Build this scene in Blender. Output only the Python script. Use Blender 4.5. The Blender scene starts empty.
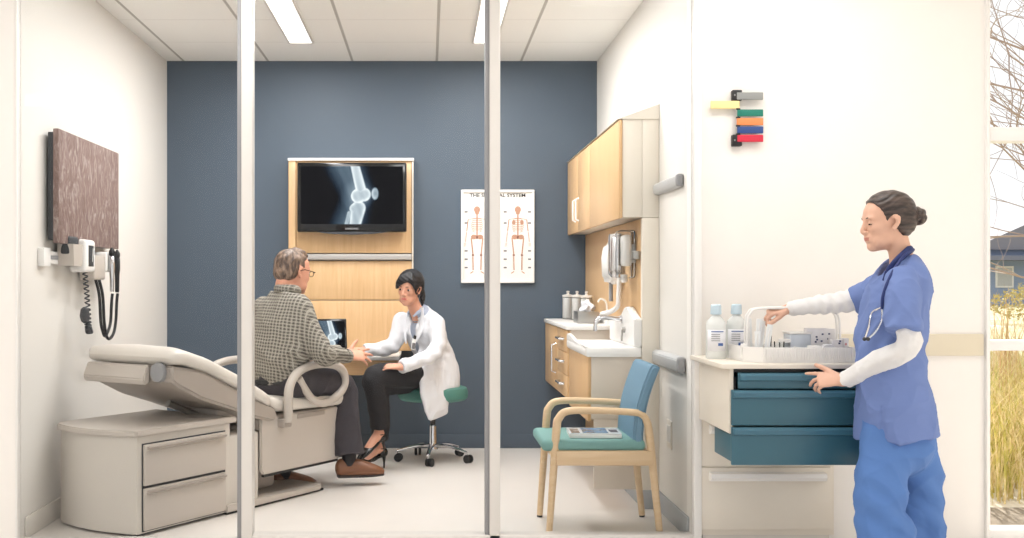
import bpy, bmesh, math, random
import numpy as np
from mathutils import Matrix, Vector
random.seed(7); np.random.seed(7)
SC = bpy.context.scene
COL = SC.collection
FOC, CX, CY, EYE = 1077.0, 428.0, 282.0, 1.194
def P(px, py, y):
    """point at depth y seen at a spot of the photograph (survey helper)"""
    return np.array([(px-CX)*y/FOC, y, EYE-(py-CY)*y/FOC])

# ------------------------------------------------------------------ materials
def lin(c):
    return tuple(((v/255)/12.92 if v/255 <= .04045 else ((v/255+.055)/1.055)**2.4) for v in c) + (1.0,)
class NT:
    def __init__(s, m):
        m.use_nodes = True; s.t = m.node_tree; s.n = s.t.nodes; s.l = s.t.links
        s.b = s.n['Principled BSDF']
    def new(s, typ, **kw):
        nd = s.n.new(typ)
        for k, v in kw.items(): setattr(nd, k, v)
        return nd
    def put(s, a, b): s.l.new(a, b)
def mat(name, rgb, rough=.5, metal=0., noise=0., nscale=8., bump=0., bscale=60., stretch=None, spec=.5, trans=0., emit=None, sheen=0., coat=0.):
    m = bpy.data.materials.new(name); t = NT(m); b = t.b
    b.inputs['Base Color'].default_value = lin(rgb); b.inputs['Roughness'].default_value = rough
    b.inputs['Metallic'].default_value = metal; b.inputs['Specular IOR Level'].default_value = spec
    b.inputs['Transmission Weight'].default_value = trans
    b.inputs['Sheen Weight'].default_value = sheen
    b.inputs['Coat Weight'].default_value = coat
    if emit: b.inputs['Emission Color'].default_value = lin(rgb); b.inputs['Emission Strength'].default_value = emit
    tc = t.new('ShaderNodeTexCoord'); mp = t.new('ShaderNodeMapping'); t.put(tc.outputs['Object'], mp.inputs['Vector'])
    if stretch: mp.inputs['Scale'].default_value = stretch
    nz = t.new('ShaderNodeTexNoise'); nz.inputs['Scale'].default_value = nscale; nz.inputs['Detail'].default_value = 4
    t.put(mp.outputs[0], nz.inputs['Vector'])
    mx = t.new('ShaderNodeMixRGB', blend_type='MULTIPLY'); mx.inputs['Fac'].default_value = 1
    cr = t.new('ShaderNodeMapRange'); cr.inputs['From Min'].default_value = .3; cr.inputs['From Max'].default_value = .7
    cr.inputs['To Min'].default_value = 1-max(noise, .01); cr.inputs['To Max'].default_value = 1
    t.put(nz.outputs['Fac'], cr.inputs['Value'])
    mx.inputs['Color1'].default_value = lin(rgb); t.put(cr.outputs[0], mx.inputs['Color2']); t.put(mx.outputs[0], b.inputs['Base Color'])
    if bump:
        n2 = t.new('ShaderNodeTexNoise'); n2.inputs['Scale'].default_value = bscale; n2.inputs['Detail'].default_value = 3
        t.put(mp.outputs[0], n2.inputs['Vector'])
        bp = t.new('ShaderNodeBump'); bp.inputs['Strength'].default_value = bump; bp.inputs['Distance'].default_value = .01
        t.put(n2.outputs['Fac'], bp.inputs['Height']); t.put(bp.outputs[0], b.inputs['Normal'])
    return m
def wood(name, c1, c2, axis='Z', rough=.4):
    m = mat(name, c1, rough); t = NT(m)
    tc = t.new('ShaderNodeTexCoord'); mp = t.new('ShaderNodeMapping')
    mp.inputs['Scale'].default_value = {'Z': (22, 22, 1.2), 'X': (1.2, 22, 22), 'Y': (22, 1.2, 22)}[axis]
    t.put(tc.outputs['Object'], mp.inputs['Vector'])
    nz = t.new('ShaderNodeTexNoise'); nz.inputs['Scale'].default_value = 2.2; nz.inputs['Detail'].default_value = 6; nz.inputs['Distortion'].default_value = .8
    t.put(mp.outputs[0], nz.inputs['Vector'])
    cr = t.new('ShaderNodeValToRGB'); cr.color_ramp.elements[0].position = .3; cr.color_ramp.elements[1].position = .7
    cr.color_ramp.elements[0].color = lin(c2); cr.color_ramp.elements[1].color = lin(c1)
    t.put(nz.outputs['Fac'], cr.inputs['Fac']); t.put(cr.outputs[0], t.b.inputs['Base Color'])
    return m
def pane_mat(name, tint=(1, 1, 1), refl=1.0):
    m = bpy.data.materials.new(name); m.use_nodes = True; nt = m.node_tree; nt.nodes.clear()
    o = nt.nodes.new('ShaderNodeOutputMaterial'); mx = nt.nodes.new('ShaderNodeMixShader')
    tr = nt.nodes.new('ShaderNodeBsdfTransparent'); tr.inputs[0].default_value = (*tint, 1)
    gl = nt.nodes.new('ShaderNodeBsdfGlossy'); gl.inputs['Roughness'].default_value = .02
    fr = nt.nodes.new('ShaderNodeFresnel'); fr.inputs['IOR'].default_value = 1.25
    ml = nt.nodes.new('ShaderNodeMath'); ml.operation = 'MULTIPLY'; ml.inputs[1].default_value = refl
    nt.links.new(fr.outputs[0], ml.inputs[0]); nt.links.new(ml.outputs[0], mx.inputs[0])
    nt.links.new(tr.outputs[0], mx.inputs[1]); nt.links.new(gl.outputs[0], mx.inputs[2]); nt.links.new(mx.outputs[0], o.inputs[0])
    return m
M = {}
M['wall'] = mat('painted_wall', (232, 228, 222), .7, noise=.015, bump=.03, bscale=300)
M['wall2'] = mat('corridor_paint', (245, 241, 236), .65, noise=.015, bump=.03, bscale=300)
M['blue'] = mat('slate_blue_paint', (78, 91, 105), .55, noise=.03, bump=.03, bscale=300)
M['floor'] = mat('pale_vinyl_floor', (234, 228, 222), .32, noise=.04, nscale=5, bump=.02, bscale=30)
M['base'] = mat('grey_vinyl_base', (176, 178, 180), .5, noise=.03)
M['basel'] = mat('pale_vinyl_base', (222, 216, 208), .5, noise=.03)
M['alu'] = mat('satin_aluminium', (226, 222, 217), .4, .08, noise=.02)
M['alud'] = mat('grey_gasket', (150, 150, 152), .5, .2)  # even grey for the narrow left strip of each post
M['white'] = mat('white_plastic', (242, 240, 237), .35, noise=.01)
M['beige'] = mat('beige_laminate', (222, 211, 198), .45, noise=.02)
M['cream'] = mat('cream_laminate', (233, 225, 212), .45, noise=.02)
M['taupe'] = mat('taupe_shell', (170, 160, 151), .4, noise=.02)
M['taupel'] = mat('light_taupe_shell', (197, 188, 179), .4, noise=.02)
M['vinyl'] = mat('ivory_upholstery', (223, 216, 207), .38, noise=.03, bump=.08, bscale=25)
M['maple'] = wood('maple_vertical', (224, 187, 141), (211, 171, 124), 'Z')
M['maplex'] = wood('maple_lengthwise', (224, 188, 143), (213, 174, 128), 'X')
M['beech'] = wood('pale_beech', (228, 200, 164), (218, 186, 146), 'X', .35)
M['black'] = mat('gloss_black', (10, 10, 12), .12)
M['matblack'] = mat('matt_black', (24, 24, 26), .5)
M['dark'] = mat('dark_grey_plastic', (58, 60, 64), .5)
M['grey'] = mat('grey_plastic', (150, 150, 152), .45); M['guard'] = mat('light_grey_guard', (196, 197, 198), .4)
M['railm'] = mat('grey_rail', (182, 178, 175), .4, .2); M['pedestal'] = mat('putty_enamel', (211, 204, 195), .4, noise=.02)
M['chrome'] = mat('polished_chrome', (215, 215, 218), .12, 1.0)
M['steel'] = mat('brushed_steel', (176, 174, 170), .32, .9, noise=.05)
M['teal'] = mat('teal_drawer', (58, 102, 118), .38, noise=.03)
M['teald'] = mat('teal_pull', (66, 112, 132), .3)
M['tealv'] = mat('teal_vinyl', (82, 136, 126), .45, noise=.04, bump=.06)
M['seatfab'] = mat('sea_green_fabric', (120, 164, 160), .7, noise=.08, nscale=60, bump=.15, bscale=300)
M['backfab'] = mat('sky_blue_fabric', (112, 148, 172), .7, noise=.12, nscale=14, stretch=(1, 6, .5), bump=.15, bscale=300)
M['acm'] = pane_mat('clear_plastic', (.985, .99, .99), 1.2)
M['glass'] = pane_mat('clear_glass', (.985, .99, .99), .35)
M['skin'] = mat('skin_fair', (226, 176, 150), .5, noise=.05, nscale=25, spec=.35)
M['lip'] = mat('lip', (190, 112, 100), .45)
M['cloth_white'] = mat('white_cotton', (228, 229, 234), .8, noise=.02, bump=.25, bscale=22)
M['cloth_knit'] = mat('white_knit', (232, 231, 231), .8, noise=.03, bump=.35, bscale=40)
M['scrub'] = mat('periwinkle_scrub', (112, 134, 190), .8, noise=.05, nscale=6, bump=.35, bscale=13)
M['scrubp'] = mat('cornflower_trousers', (88, 128, 192), .8, noise=.05, nscale=6, bump=.35, bscale=12)
M['navy'] = mat('navy_trim', (38, 54, 110), .7)
M['trouser'] = mat('charcoal_cloth', (58, 54, 60), .85, noise=.1, bump=.3, bscale=14)
M['blackcloth'] = mat('black_cloth', (28, 26, 30), .8, noise=.1, bump=.3, bscale=14)
M['leather'] = mat('tan_leather', (128, 82, 54), .4, noise=.2, nscale=30, bump=.1)
M['sole'] = mat('dark_sole', (42, 30, 26), .6)
M['eyew'] = mat('eye_white', (206, 196, 190), .3)
M['eyed'] = mat('eye_dark', (38, 28, 24), .2)

# ------------------------------------------------------------------ mesh helpers
def box(bm, lo, hi, bev=0., seg=2, mi=0, M4=None):
    lo = Vector(lo); hi = Vector(hi)
    r = bmesh.ops.create_cube(bm, size=1.0); vs = r['verts']
    for v in vs: v.co = Vector(((v.co.x+.5)*(hi.x-lo.x)+lo.x, (v.co.y+.5)*(hi.y-lo.y)+lo.y, (v.co.z+.5)*(hi.z-lo.z)+lo.z))
    fs = set(f for v in vs for f in v.link_faces)
    if bev > 0:
        es = list(set(e for v in vs for e in v.link_edges))
        bv = bmesh.ops.bevel(bm, geom=es, offset=bev, segments=seg, profile=.5, affect='EDGES', clamp_overlap=True)
        vs = [v for v in bv['verts']]; fs = set(bv['faces']) | set(f for f in fs if f.is_valid)
        vs = list(set(v for f in fs for v in f.verts))
    for f in fs: f.material_index = mi
    if M4 is not None:
        for v in vs: v.co = M4 @ v.co
    return vs
def prism(bm, poly, a, b, axis='y', mi=0, M4=None):
    """extrude a 2-D outline along an axis: x -> (y,z), y -> (x,z), z -> (x,y)"""
    def mk(p, t):
        return {'x': (t, p[0], p[1]), 'y': (p[0], t, p[1]), 'z': (p[0], p[1], t)}[axis]
    A = [bm.verts.new(mk(p, a)) for p in poly]; B = [bm.verts.new(mk(p, b)) for p in poly]
    n = len(poly); fs = []
    for i in range(n): fs.append(bm.faces.new((A[i], A[(i+1) % n], B[(i+1) % n], B[i])))
    fs.append(bm.faces.new(A[::-1])); fs.append(bm.faces.new(B))
    for f in fs: f.material_index = mi
    bmesh.ops.recalc_face_normals(bm, faces=fs)
    if M4 is not None:
        for v in A+B: v.co = M4 @ v.co
    return A+B
def crv(pts, n=8, closed=False):
    p = [np.array(q, float) for q in pts]; out = []; m = len(p)
    rng = range(m if closed else m-1)
    for i in rng:
        p0 = p[(i-1) % m] if (closed or i > 0) else 2*p[0]-p[1]
        p1 = p[i]; p2 = p[(i+1) % m]
        p3 = p[(i+2) % m] if (closed or i+2 < m) else 2*p[-1]-p[-2]
        for j in range(n):
            t = j/n
            out.append(.5*((2*p1)+(-p0+p2)*t+(2*p0-5*p1+4*p2-p3)*t*t+(-p0+3*p1-3*p2+p3)*t**3))
    if not closed: out.append(p[-1])
    return out
def tube(bm, pts, r, n=10, closed=False, mi=0, flat=1.0, up=None):
    pts = [Vector(p) for p in pts]; m = len(pts)
    rr = r if hasattr(r, '__len__') else [r]*m
    if len(rr) != m: rr = list(np.interp(np.linspace(0, 1, m), np.linspace(0, 1, len(rr)), rr))
    T = []
    for i in range(m):
        a = pts[(i-1) % m] if (closed or i > 0) else pts[0]; b = pts[(i+1) % m] if (closed or i < m-1) else pts[-1]
        d = (b-a); T.append(d.normalized() if d.length > 1e-9 else Vector((0, 0, 1)))
    u = Vector(up) if up is not None else (Vector((0, 0, 1)) if abs(T[0].z) < .9 else Vector((1, 0, 0)))
    rings = []
    for i in range(m):
        if up is not None: u = Vector(up)
        u = (u-T[i]*u.dot(T[i])).normalized(); w = T[i].cross(u)
        rings.append([bm.verts.new(pts[i]+(u*math.cos(2*math.pi*k/n)*flat+w*math.sin(2*math.pi*k/n))*rr[i]) for k in range(n)])
    fs = []
    for i in range(m if closed else m-1):
        A = rings[i]; B = rings[(i+1) % m]
        for k in range(n): fs.append(bm.faces.new((A[k], A[(k+1) % n], B[(k+1) % n], B[k])))
    if not closed: fs.append(bm.faces.new(rings[0][::-1])); fs.append(bm.faces.new(rings[-1]))
    for f in fs: f.material_index = mi
    bmesh.ops.recalc_face_normals(bm, faces=fs)
    return [v for q in rings for v in q]
def lathe(bm, prof, c=(0, 0, 0), n=24, mi=0, axis='z', sy=1.0):
    rings = []
    for r, z in prof:
        ring = []
        for k in range(n):
            a = 2*math.pi*k/n; p = (r*math.cos(a), r*sy*math.sin(a), z)
            if axis == 'x': p = (p[2], p[0], p[1])
            if axis == 'y': p = (p[0], p[2], p[1])
            ring.append(bm.verts.new(Vector(c)+Vector(p)))
        rings.append(ring)
    fs = []
    for A, B in zip(rings, rings[1:]):
        for k in range(n): fs.append(bm.faces.new((A[k], A[(k+1) % n], B[(k+1) % n], B[k])))
    fs.append(bm.faces.new(rings[0][::-1])); fs.append(bm.faces.new(rings[-1]))
    for f in fs: f.material_index = mi
    bmesh.ops.recalc_face_normals(bm, faces=fs)
    return [v for q in rings for v in q]
def NB(): return bmesh.new()
def tag(o, label=None, cat=None, group=None, kind=None):
    if label: o['label'] = label
    if cat: o['category'] = cat
    if group: o['group'] = group
    if kind: o['kind'] = kind
    return o
def obj(name, bm, m, parent=None, ang=38):
    me = bpy.data.meshes.new(name); bm.normal_update(); bm.to_mesh(me); bm.free()
    for q in (m if isinstance(m, (list, tuple)) else [m]): me.materials.append(M[q] if isinstance(q, str) else q)
    me.polygons.foreach_set('use_smooth', [True]*len(me.polygons))
    me.set_sharp_from_angle(angle=math.radians(ang))
    o = bpy.data.objects.new(name, me); COL.objects.link(o)
    if parent is not None: o.parent = parent
    return o
def empty(name, label, cat, loc=(0, 0, 0), rz=0, group=None):
    o = bpy.data.objects.new(name, None); COL.objects.link(o); o.location = loc; o.rotation_euler = (0, 0, rz)
    o.empty_display_size = .05
    return tag(o, label, cat, group)
def copy_tree(o, parent=None):
    c = o.copy(); COL.objects.link(c)
    if parent is not None: c.parent = parent
    for ch in [x for x in o.children]: copy_tree(ch, c)
    return c
def bx(name, lo, hi, m, parent=None, bev=.003, seg=2):
    b = NB(); box(b, lo, hi, bev, seg); return obj(name, b, m, parent)
def struct(name, bm, m, parent=None):
    o = obj(name, bm, m, parent)
    if parent is None: o['kind'] = 'structure'
    return o
def text_mesh(s, size, loc, rot, m, parent, name='lettering', depth=.0006, sx=1.0):
    cu = bpy.data.curves.new('text', 'FONT'); cu.body = s; cu.size = size; cu.extrude = depth; cu.align_x = 'CENTER'; cu.align_y = 'CENTER'; cu.resolution_u = 3; cu.offset = size*.022
    t = bpy.data.objects.new('text', cu); COL.objects.link(t)
    dg = bpy.context.evaluated_depsgraph_get(); me = bpy.data.meshes.new_from_object(t.evaluated_get(dg))
    bpy.data.objects.remove(t)
    mt = Matrix.Translation(loc) @ rot.to_4x4() @ Matrix.Diagonal((sx, 1, 1, 1)); me.transform(mt)
    me.materials.clear(); me.materials.append(M[m]); me.name = name
    o = bpy.data.objects.new(name, me); COL.objects.link(o); o.parent = parent
    return o
FACING = Matrix.Rotation(math.pi/2, 3, 'X')      # writing that reads from the corridor side

# ------------------------------------------------------------------ camera, world, render look
cam = bpy.data.cameras.new('camera'); camo = bpy.data.objects.new('camera', cam); COL.objects.link(camo)
camo.location = (0, 0, EYE); camo.rotation_euler = (math.pi/2, 0, 0)
cam.sensor_width = 36; cam.lens = 36*FOC/1024; cam.shift_x = 84/1024; cam.shift_y = 13/1024; cam.clip_end = 500
SC.camera = camo
SC.view_settings.view_transform = 'Standard'; SC.view_settings.look = 'None'; SC.view_settings.gamma = 1
SC.view_settings.use_curve_mapping = False; SC.view_settings.exposure = 0.0
SC.cycles.use_denoising = True
SC.cycles.max_bounces = 10; SC.cycles.transparent_max_bounces = 16; SC.cycles.caustics_reflective = False; SC.cycles.caustics_refractive = False
w = bpy.data.worlds.new('sky'); SC.world = w; w.use_nodes = True
bg = w.node_tree.nodes['Background']; bg.inputs[0].default_value = (.975, .985, 1, 1); bg.inputs[1].default_value = WORLD = 1.12

# ------------------------------------------------------------------ room shell
GY, BY, LX, RX, H = 4.96, 7.75, -1.878, 1.216, 2.784
b = NB(); box(b, (-4.5, -1.5, -.1), (4.5, 7.95, 0)); struct('floor', b, 'floor')
# ceiling tiles: seams drawn by a grid in the material
cm = mat('ceiling_tiles', (248, 246, 242), .8, noise=.02); t = NT(cm)
tc = t.new('ShaderNodeTexCoord'); sp = t.new('ShaderNodeSeparateXYZ'); t.put(tc.outputs['Object'], sp.inputs[0])
def mth(t, op, a, b=None, c=None):
    n = t.new('ShaderNodeMath', operation=op)
    for i, v in enumerate((a, b, c)):
        if v is None: continue
        if isinstance(v, (int, float)): n.inputs[i].default_value = v
        else: t.put(v, n.inputs[i])
    return n.outputs[0]
def line(t, src, off, per, wdt):
    f = mth(t, 'FRACT', mth(t, 'DIVIDE', mth(t, 'ADD', src, off), per))
    d = mth(t, 'MULTIPLY', mth(t, 'MINIMUM', f, mth(t, 'SUBTRACT', 1.0, f)), per)
    return mth(t, 'LESS_THAN', d, wdt)
gx = line(t, sp.outputs[0], 1.151+.607*4, .607, .009); gy = line(t, sp.outputs[1], -7.75+.61*20, .61, .0035)
g = mth(t, 'MAXIMUM', gx, mth(t, 'MULTIPLY', gy, .5))
mx = t.new('ShaderNodeMixRGB'); mx.inputs['Color1'].default_value = lin((248, 246, 242)); mx.inputs['Color2'].default_value = lin((186, 182, 176))
t.put(g, mx.inputs['Fac']); t.put(mx.outputs[0], t.b.inputs['Base Color'])
b = NB(); box(b, (-1.95, 4.9, H), (1.35, 7.95, H+.1)); struct('ceiling', b, cm)
b = NB(); box(b, (-4.5, -1.5, H), (4.5, 4.9, H+.1)); struct('ceiling_corridor', b, 'wall2')
b = NB(); box(b, (LX-.12, GY, 0), (LX, BY+.12, H)); struct('wall_left', b, 'wall')
b = NB(); box(b, (LX, BY, 0), (RX, BY+.12, H)); struct('wall_back', b, 'blue')
b = NB(); box(b, (RX, GY+.1, 0), (RX+.1, BY+.12, H)); struct('wall_right', b, 'wall')
b = NB(); box(b, (-4.5, GY-.03, 0), (LX-.01, GY+.1, H)); struct('wall_corridor_left', b, 'wall2')
b = NB(); box(b, (RX, GY, 0), (2.563, GY+.1, H)); struct('wall_corridor_right', b, 'wall2')
b = NB(); box(b, (4.3, -1.5, 0), (4.5, GY, H)); struct('wall_corridor_far_right', b, 'wall2')
b = NB(); box(b, (-4.5, -1.5, 0), (-4.3, GY, H)); struct('wall_corridor_far_left', b, 'wall2')
# bases
b = NB(); box(b, (RX-.012, GY+.05, 0), (RX, BY, .1), .003); struct('baseboard_right', b, 'base')
b = NB(); box(b, (LX, GY+.05, 0), (LX+.012, BY, .1), .003); struct('baseboard_left', b, 'basel')
b = NB(); box(b, (LX+.012, BY-.012, 0), (RX-.012, BY, .1), .003); struct('baseboard_back', b, 'blue')
# bumper strip on the corridor wall
b = NB(); box(b, (1.80, GY-.012, .855), (2.555, GY, .955), .004); struct('trim_1', b, mat('sand_bumper', (222, 212, 190), .45))
# glazed front of the exam room
gp = bpy.data.objects.new('window_1', None); COL.objects.link(gp); gp['kind'] = 'structure'
def post(x0, x1):
    b = NB(); box(b, (x0+.02, GY-.03, 0), (x1, GY+.05, H), .003); obj('mullion', b, 'alu', gp)
    b = NB(); box(b, (x0, GY-.022, 0), (x0+.02, GY+.045, H), .002); obj('gasket', b, 'alud', gp)
post(-.875, -.806); post(.262, .331)
b = NB(); box(b, (RX+.0, GY-.04, 0), (RX+.035, GY+.0, H), .003); obj('jamb', b, 'white', gp)
b = NB(); box(b, (LX-.01, GY-.035, 0), (LX+.0, GY+.0, H), .002); obj('jamb', b, 'white', gp)
b = NB(); box(b, (-.806, GY-.03, 0), (RX, GY+.05, .035), .003); obj('bottom_rail', b, 'alu', gp)
b = NB(); box(b, (LX, GY-.03, 0), (-.875, GY+.05, .012), .003); obj('bottom_rail', b, 'alu', gp)
for a, c in ((LX, -.875), (-.806, .262), (.331, RX)):
    b = NB(); box(b, (a, GY+.004, .012), (c, GY+.012, H)); obj('pane', b, 'glass', gp)
# outside window
gw = bpy.data.objects.new('window_2', None); COL.objects.link(gw); gw['kind'] = 'structure'
b = NB(); box(b, (2.563, GY-.02, 0), (2.58, GY+.12, H), .003); obj('window_frame', b, 'white', gw)
for z0, z1 in ((0, .055), (.878, .925), (1.843, 1.907), (2.72, H)):
    b = NB(); box(b, (2.58, GY-.01, z0), (4.3, GY+.09, z1), .003); obj('window_bar', b, 'white', gw)
b = NB(); box(b, (2.58, GY+.03, .05), (4.3, GY+.036, 2.73)); obj('pane', b, 'glass', gw)

# ------------------------------------------------------------------ lights
cl = empty('ceiling_light', 'slim recessed ceiling light panel over the seated man', 'ceiling light', (-.84, 6.53, H), 0, 'recessed ceiling lights in the exam room')
M['diffuser'] = mat('lit_diffuser', (255, 253, 248), .6, emit=2.2)
b = NB()
for lo, hi in (((-.085, -.61, -.012), (-.072, .61, .004)), ((.072, -.61, -.012), (.085, .61, .004)), ((-.085, -.61, -.012), (.085, -.598, .004)), ((-.085, .598, -.012), (.085, .61, .004))):
    box(b, lo, hi, .001)
obj('frame', b, 'alu', cl)
bx('diffuser', (-.072, -.598, -.006), (.072, .598, .002), 'diffuser', cl, 0)
c2 = copy_tree(cl); c2.location = (.375, 6.53, H); c2['label'] = 'slim recessed ceiling light panel partly hidden by the right glass mullion'
def area(name, loc, size, energy, rot=(0, 0, 0), col=(1, .995, .99)):
    l = bpy.data.lights.new(name, 'AREA'); l.shape = 'RECTANGLE'; l.size, l.size_y = size; l.energy = energy; l.color = col
    o = bpy.data.objects.new(name, l); COL.objects.link(o); o.location = loc; o.rotation_euler = rot; return o
E_ROOM, E_COR = 29, 9
for x in (-.84, .375): area('troffer_lamp', (x, 6.53, H-.016), (.14, 1.18), E_ROOM)
for x in (-.84, .375):  # unseen square lamps added to brighten the camera-facing surfaces
    b = NB(); box(b, (x-.28, 5.07, H-.012), (x+.28, 5.60, H), .003); tag(obj('added_ceiling_light', b, 'diffuser'), 'square fill light added on the unseen ceiling just inside the glass', 'ceiling light', 'added square fill lights by the glass')
    area('added_fill_lamp', (x, 5.335, H-.016), (.5, .48), 9)
for x, y in ((-3.6, 2.6), (-3.6, .6), (3.4, 2.2), (3.4, 0.), (-.9, 4.25), (1.4, 4.1)):  # unseen corridor panels added to light the scene, kept clear of glass reflections
    b = NB(); box(b, (x-.6, y-.3, H-.012), (x+.6, y+.3, H), .003); tag(obj('added_light_panel', b, 'diffuser'), 'wide flat light panel added on the unseen corridor ceiling', 'ceiling light', 'added corridor ceiling lights')
    area('corridor_fill_lamp', (x, y, H-.02), (1.2, .6), E_COR*(2.2 if x < -3 else 1))
sun = bpy.data.lights.new('sun', 'SUN'); sun.energy = 9; sun.angle = .02; sun.color = (1, .95, .86)
so = bpy.data.objects.new('sun', sun); COL.objects.link(so); so.rotation_euler = (math.radians(-52), math.radians(12), 0)

# ================================================================== FURNITURE AND WALL THINGS
# ---- art panel, left wall
art = empty('wall_art', 'mauve textured fabric art panel mounted on the left wall', 'wall art')
am = mat('mauve_textile', (138, 112, 108), .8); t = NT(am)
tc = t.new('ShaderNodeTexCoord'); mp = t.new('ShaderNodeMapping'); mp.inputs['Scale'].default_value = (3, 3.4, 1.5); t.put(tc.outputs['Object'], mp.inputs['Vector'])
nz = t.new('ShaderNodeTexNoise'); nz.inputs['Scale'].default_value = 9; nz.inputs['Detail'].default_value = 9; nz.inputs['Roughness'].default_value = .72; nz.inputs['Distortion'].default_value = 1.2
t.put(mp.outputs[0], nz.inputs['Vector']); cr = t.new('ShaderNodeValToRGB')
e = cr.color_ramp.elements; e[0].position = .42; e[0].color = lin((122, 100, 94)); e[1].position = .62; e[1].color = lin((170, 157, 151)); k = e.new(.52); k.color = lin((138, 116, 109))
t.put(nz.outputs['Fac'], cr.inputs['Fac']); t.put(cr.outputs[0], t.b.inputs['Base Color'])
bx('textile_panel', (-1.832, 5.26, 1.385), (-1.803, 6.28, 1.945), am, art, .004)
bx('shadow_gap_board', (-1.862, 5.275, 1.40), (-1.832, 6.26, 1.93), 'dark', art, .002)  # dark slab standing in for the shadow gap behind the panel
bx('mounting_cleat', (LX, 5.5, 1.6), (-1.862, 6.0, 1.66), 'grey', art, .001)

# ---- wall diagnostic station
ds = empty('diagnostic_station', 'white wall rail with blood pressure gauge, cord and instrument handles under the mauve panel', 'medical station')
bx('rail', (LX, 5.2, 1.285), (-1.855, 6.42, 1.345), 'white', ds, .003)
bx('rail_groove', (-1.856, 5.22, 1.305), (-1.851, 6.40, 1.325), 'grey', ds, .001)
bx('rail_cap', (LX, 5.18, 1.27), (-1.845, 5.27, 1.36), 'white', ds, .004)
b = NB(); prism(b, [(5.40, 1.275), (5.53, 1.275), (5.54, 1.385), (5.39, 1.385)], -1.855, -1.775, 'x')
obj('cuff_basket', b, 'taupel', ds)
b = NB(); box(b, (-1.845, 5.39, 1.33), (-1.79, 5.53, 1.425), .015, 3); obj('folded_cuff', b, 'dark', ds)
g = bx('gauge_housing', (-1.855, 5.56, 1.245), (-1.765, 5.72, 1.415), 'white', ds, .018, 4)
bx('gauge_window', (-1.768, 5.60, 1.275), (-1.762, 5.68, 1.385), 'dark', g, .006)
b = NB(); tube(b, [(-1.757, 5.64, 1.30), (-1.757, 5.65, 1.37)], .002, 6); obj('gauge_needle', b, 'white', g)
# coiled tube
pts = []
base = crv([(-1.79, 5.62, 1.25), (-1.78, 5.63, 1.10), (-1.775, 5.64, .97), (-1.775, 5.66, .93), (-1.775, 5.62, .935), (-1.775, 5.60, 1.0)], 30)
for i, p in enumerate(base):
    a = i*1.25; pts.append(p+np.array([.012*math.cos(a), .016*math.sin(a), 0]))
b = NB(); tube(b, pts, .0042, 6); obj('coiled_tube', b, 'dark', ds)
b = NB(); lathe(b, [(.004, -.04), (.018, -.03), (.026, 0), (.02, .035), (.008, .045)], (-1.775, 5.57, 1.02), 14); obj('inflation_bulb', b, 'dark', ds)
bx('transformer', (-1.86, 5.74, 1.205), (-1.775, 5.93, 1.34), 'taupel', ds, .012, 3)
bx('handle_cradle', (-1.86, 5.94, 1.25), (-1.77, 6.13, 1.36), 'white', ds, .012, 3)
for k, yy in enumerate((5.97, 6.07)):
    b = NB(); lathe(b, [(.010, -.10), (.012, -.09), (.013, 0), (.017, .03), (.016, .09), (.008, .10)], (-1.752, yy, 1.235 if k else 1.24), 14)
    obj('instrument_handle', b, 'chrome' if k == 0 else 'matblack', ds)
    b = NB(); lathe(b, [(.006, -.022), (.016, -.01), (.017, .01), (.005, .03)], (-1.752, yy, 1.345 if k else 1.355), 12); obj('instrument_head', b, 'matblack', ds)
for k, (ya, yb) in enumerate(((5.80, 5.98), (5.86, 6.08))):
    z0 = .90-.02*k
    b = NB(); tube(b, crv([(-1.79, ya, 1.21), (-1.77, ya, 1.12), (-1.765, ya+.01, .98), (-1.765, ya+.05, z0+.02), (-1.765, (ya+yb)/2, z0), (-1.765, yb-.03, z0+.03), (-1.762, yb, .98), (-1.757, yb, 1.08), (-1.752, yb, 1.13)], 8), .0085, 8)
    obj('instrument_cord', b, 'matblack', ds)

# ---- maple media wall, tv, desk
mp_ = empty('media_wall_panel', 'tall maple wall panel with grey rail behind the television', 'wall panel')
X0, X1 = -.992, -.104
b = NB()
for z0, z1 in ((.705, 1.062), (1.068, 1.345), (1.40, 2.055)): box(b, (X0+.055, 7.665, z0), (X1-.012, 7.70, z1), .002)
obj('veneer_board', b, 'maple', mp_)
bx('side_stile', (X0, 7.655, .705), (X0+.052, 7.75, 2.06), 'maple', mp_, .003); bx('edge_strip', (X1-.01, 7.655, .705), (X1, 7.75, 2.06), 'cream', mp_, .002)
bx('core_board', (X0+.05, 7.70, .705), (X1-.01, 7.749, 2.05), 'taupel', mp_, .001)
bx('top_cap', (X0-.004, 7.645, 2.055), (X1+.004, 7.75, 2.075), 'white', mp_, .003)
bx('accessory_rail', (X0+.056, 7.635, 1.352), (X1-.012, 7.70, 1.392), 'railm', mp_, .004)
tv = empty('television', 'black flat screen television showing a knee x-ray', 'television')
TX0, TX1, TZ0, TZ1, TY = -.918, -.150, 1.545, 2.032, 7.55
bx('bezel', (TX0, TY, TZ0), (TX1, TY+.06, TZ1), 'black', tv, .012, 3)
bx('wall_mount', (-.70, TY+.06, 1.68), (-.39, 7.665, 1.92), 'dark', tv, .004)
def sstep(d, w): return np.clip(.5-d/w, 0, 1)
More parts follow.
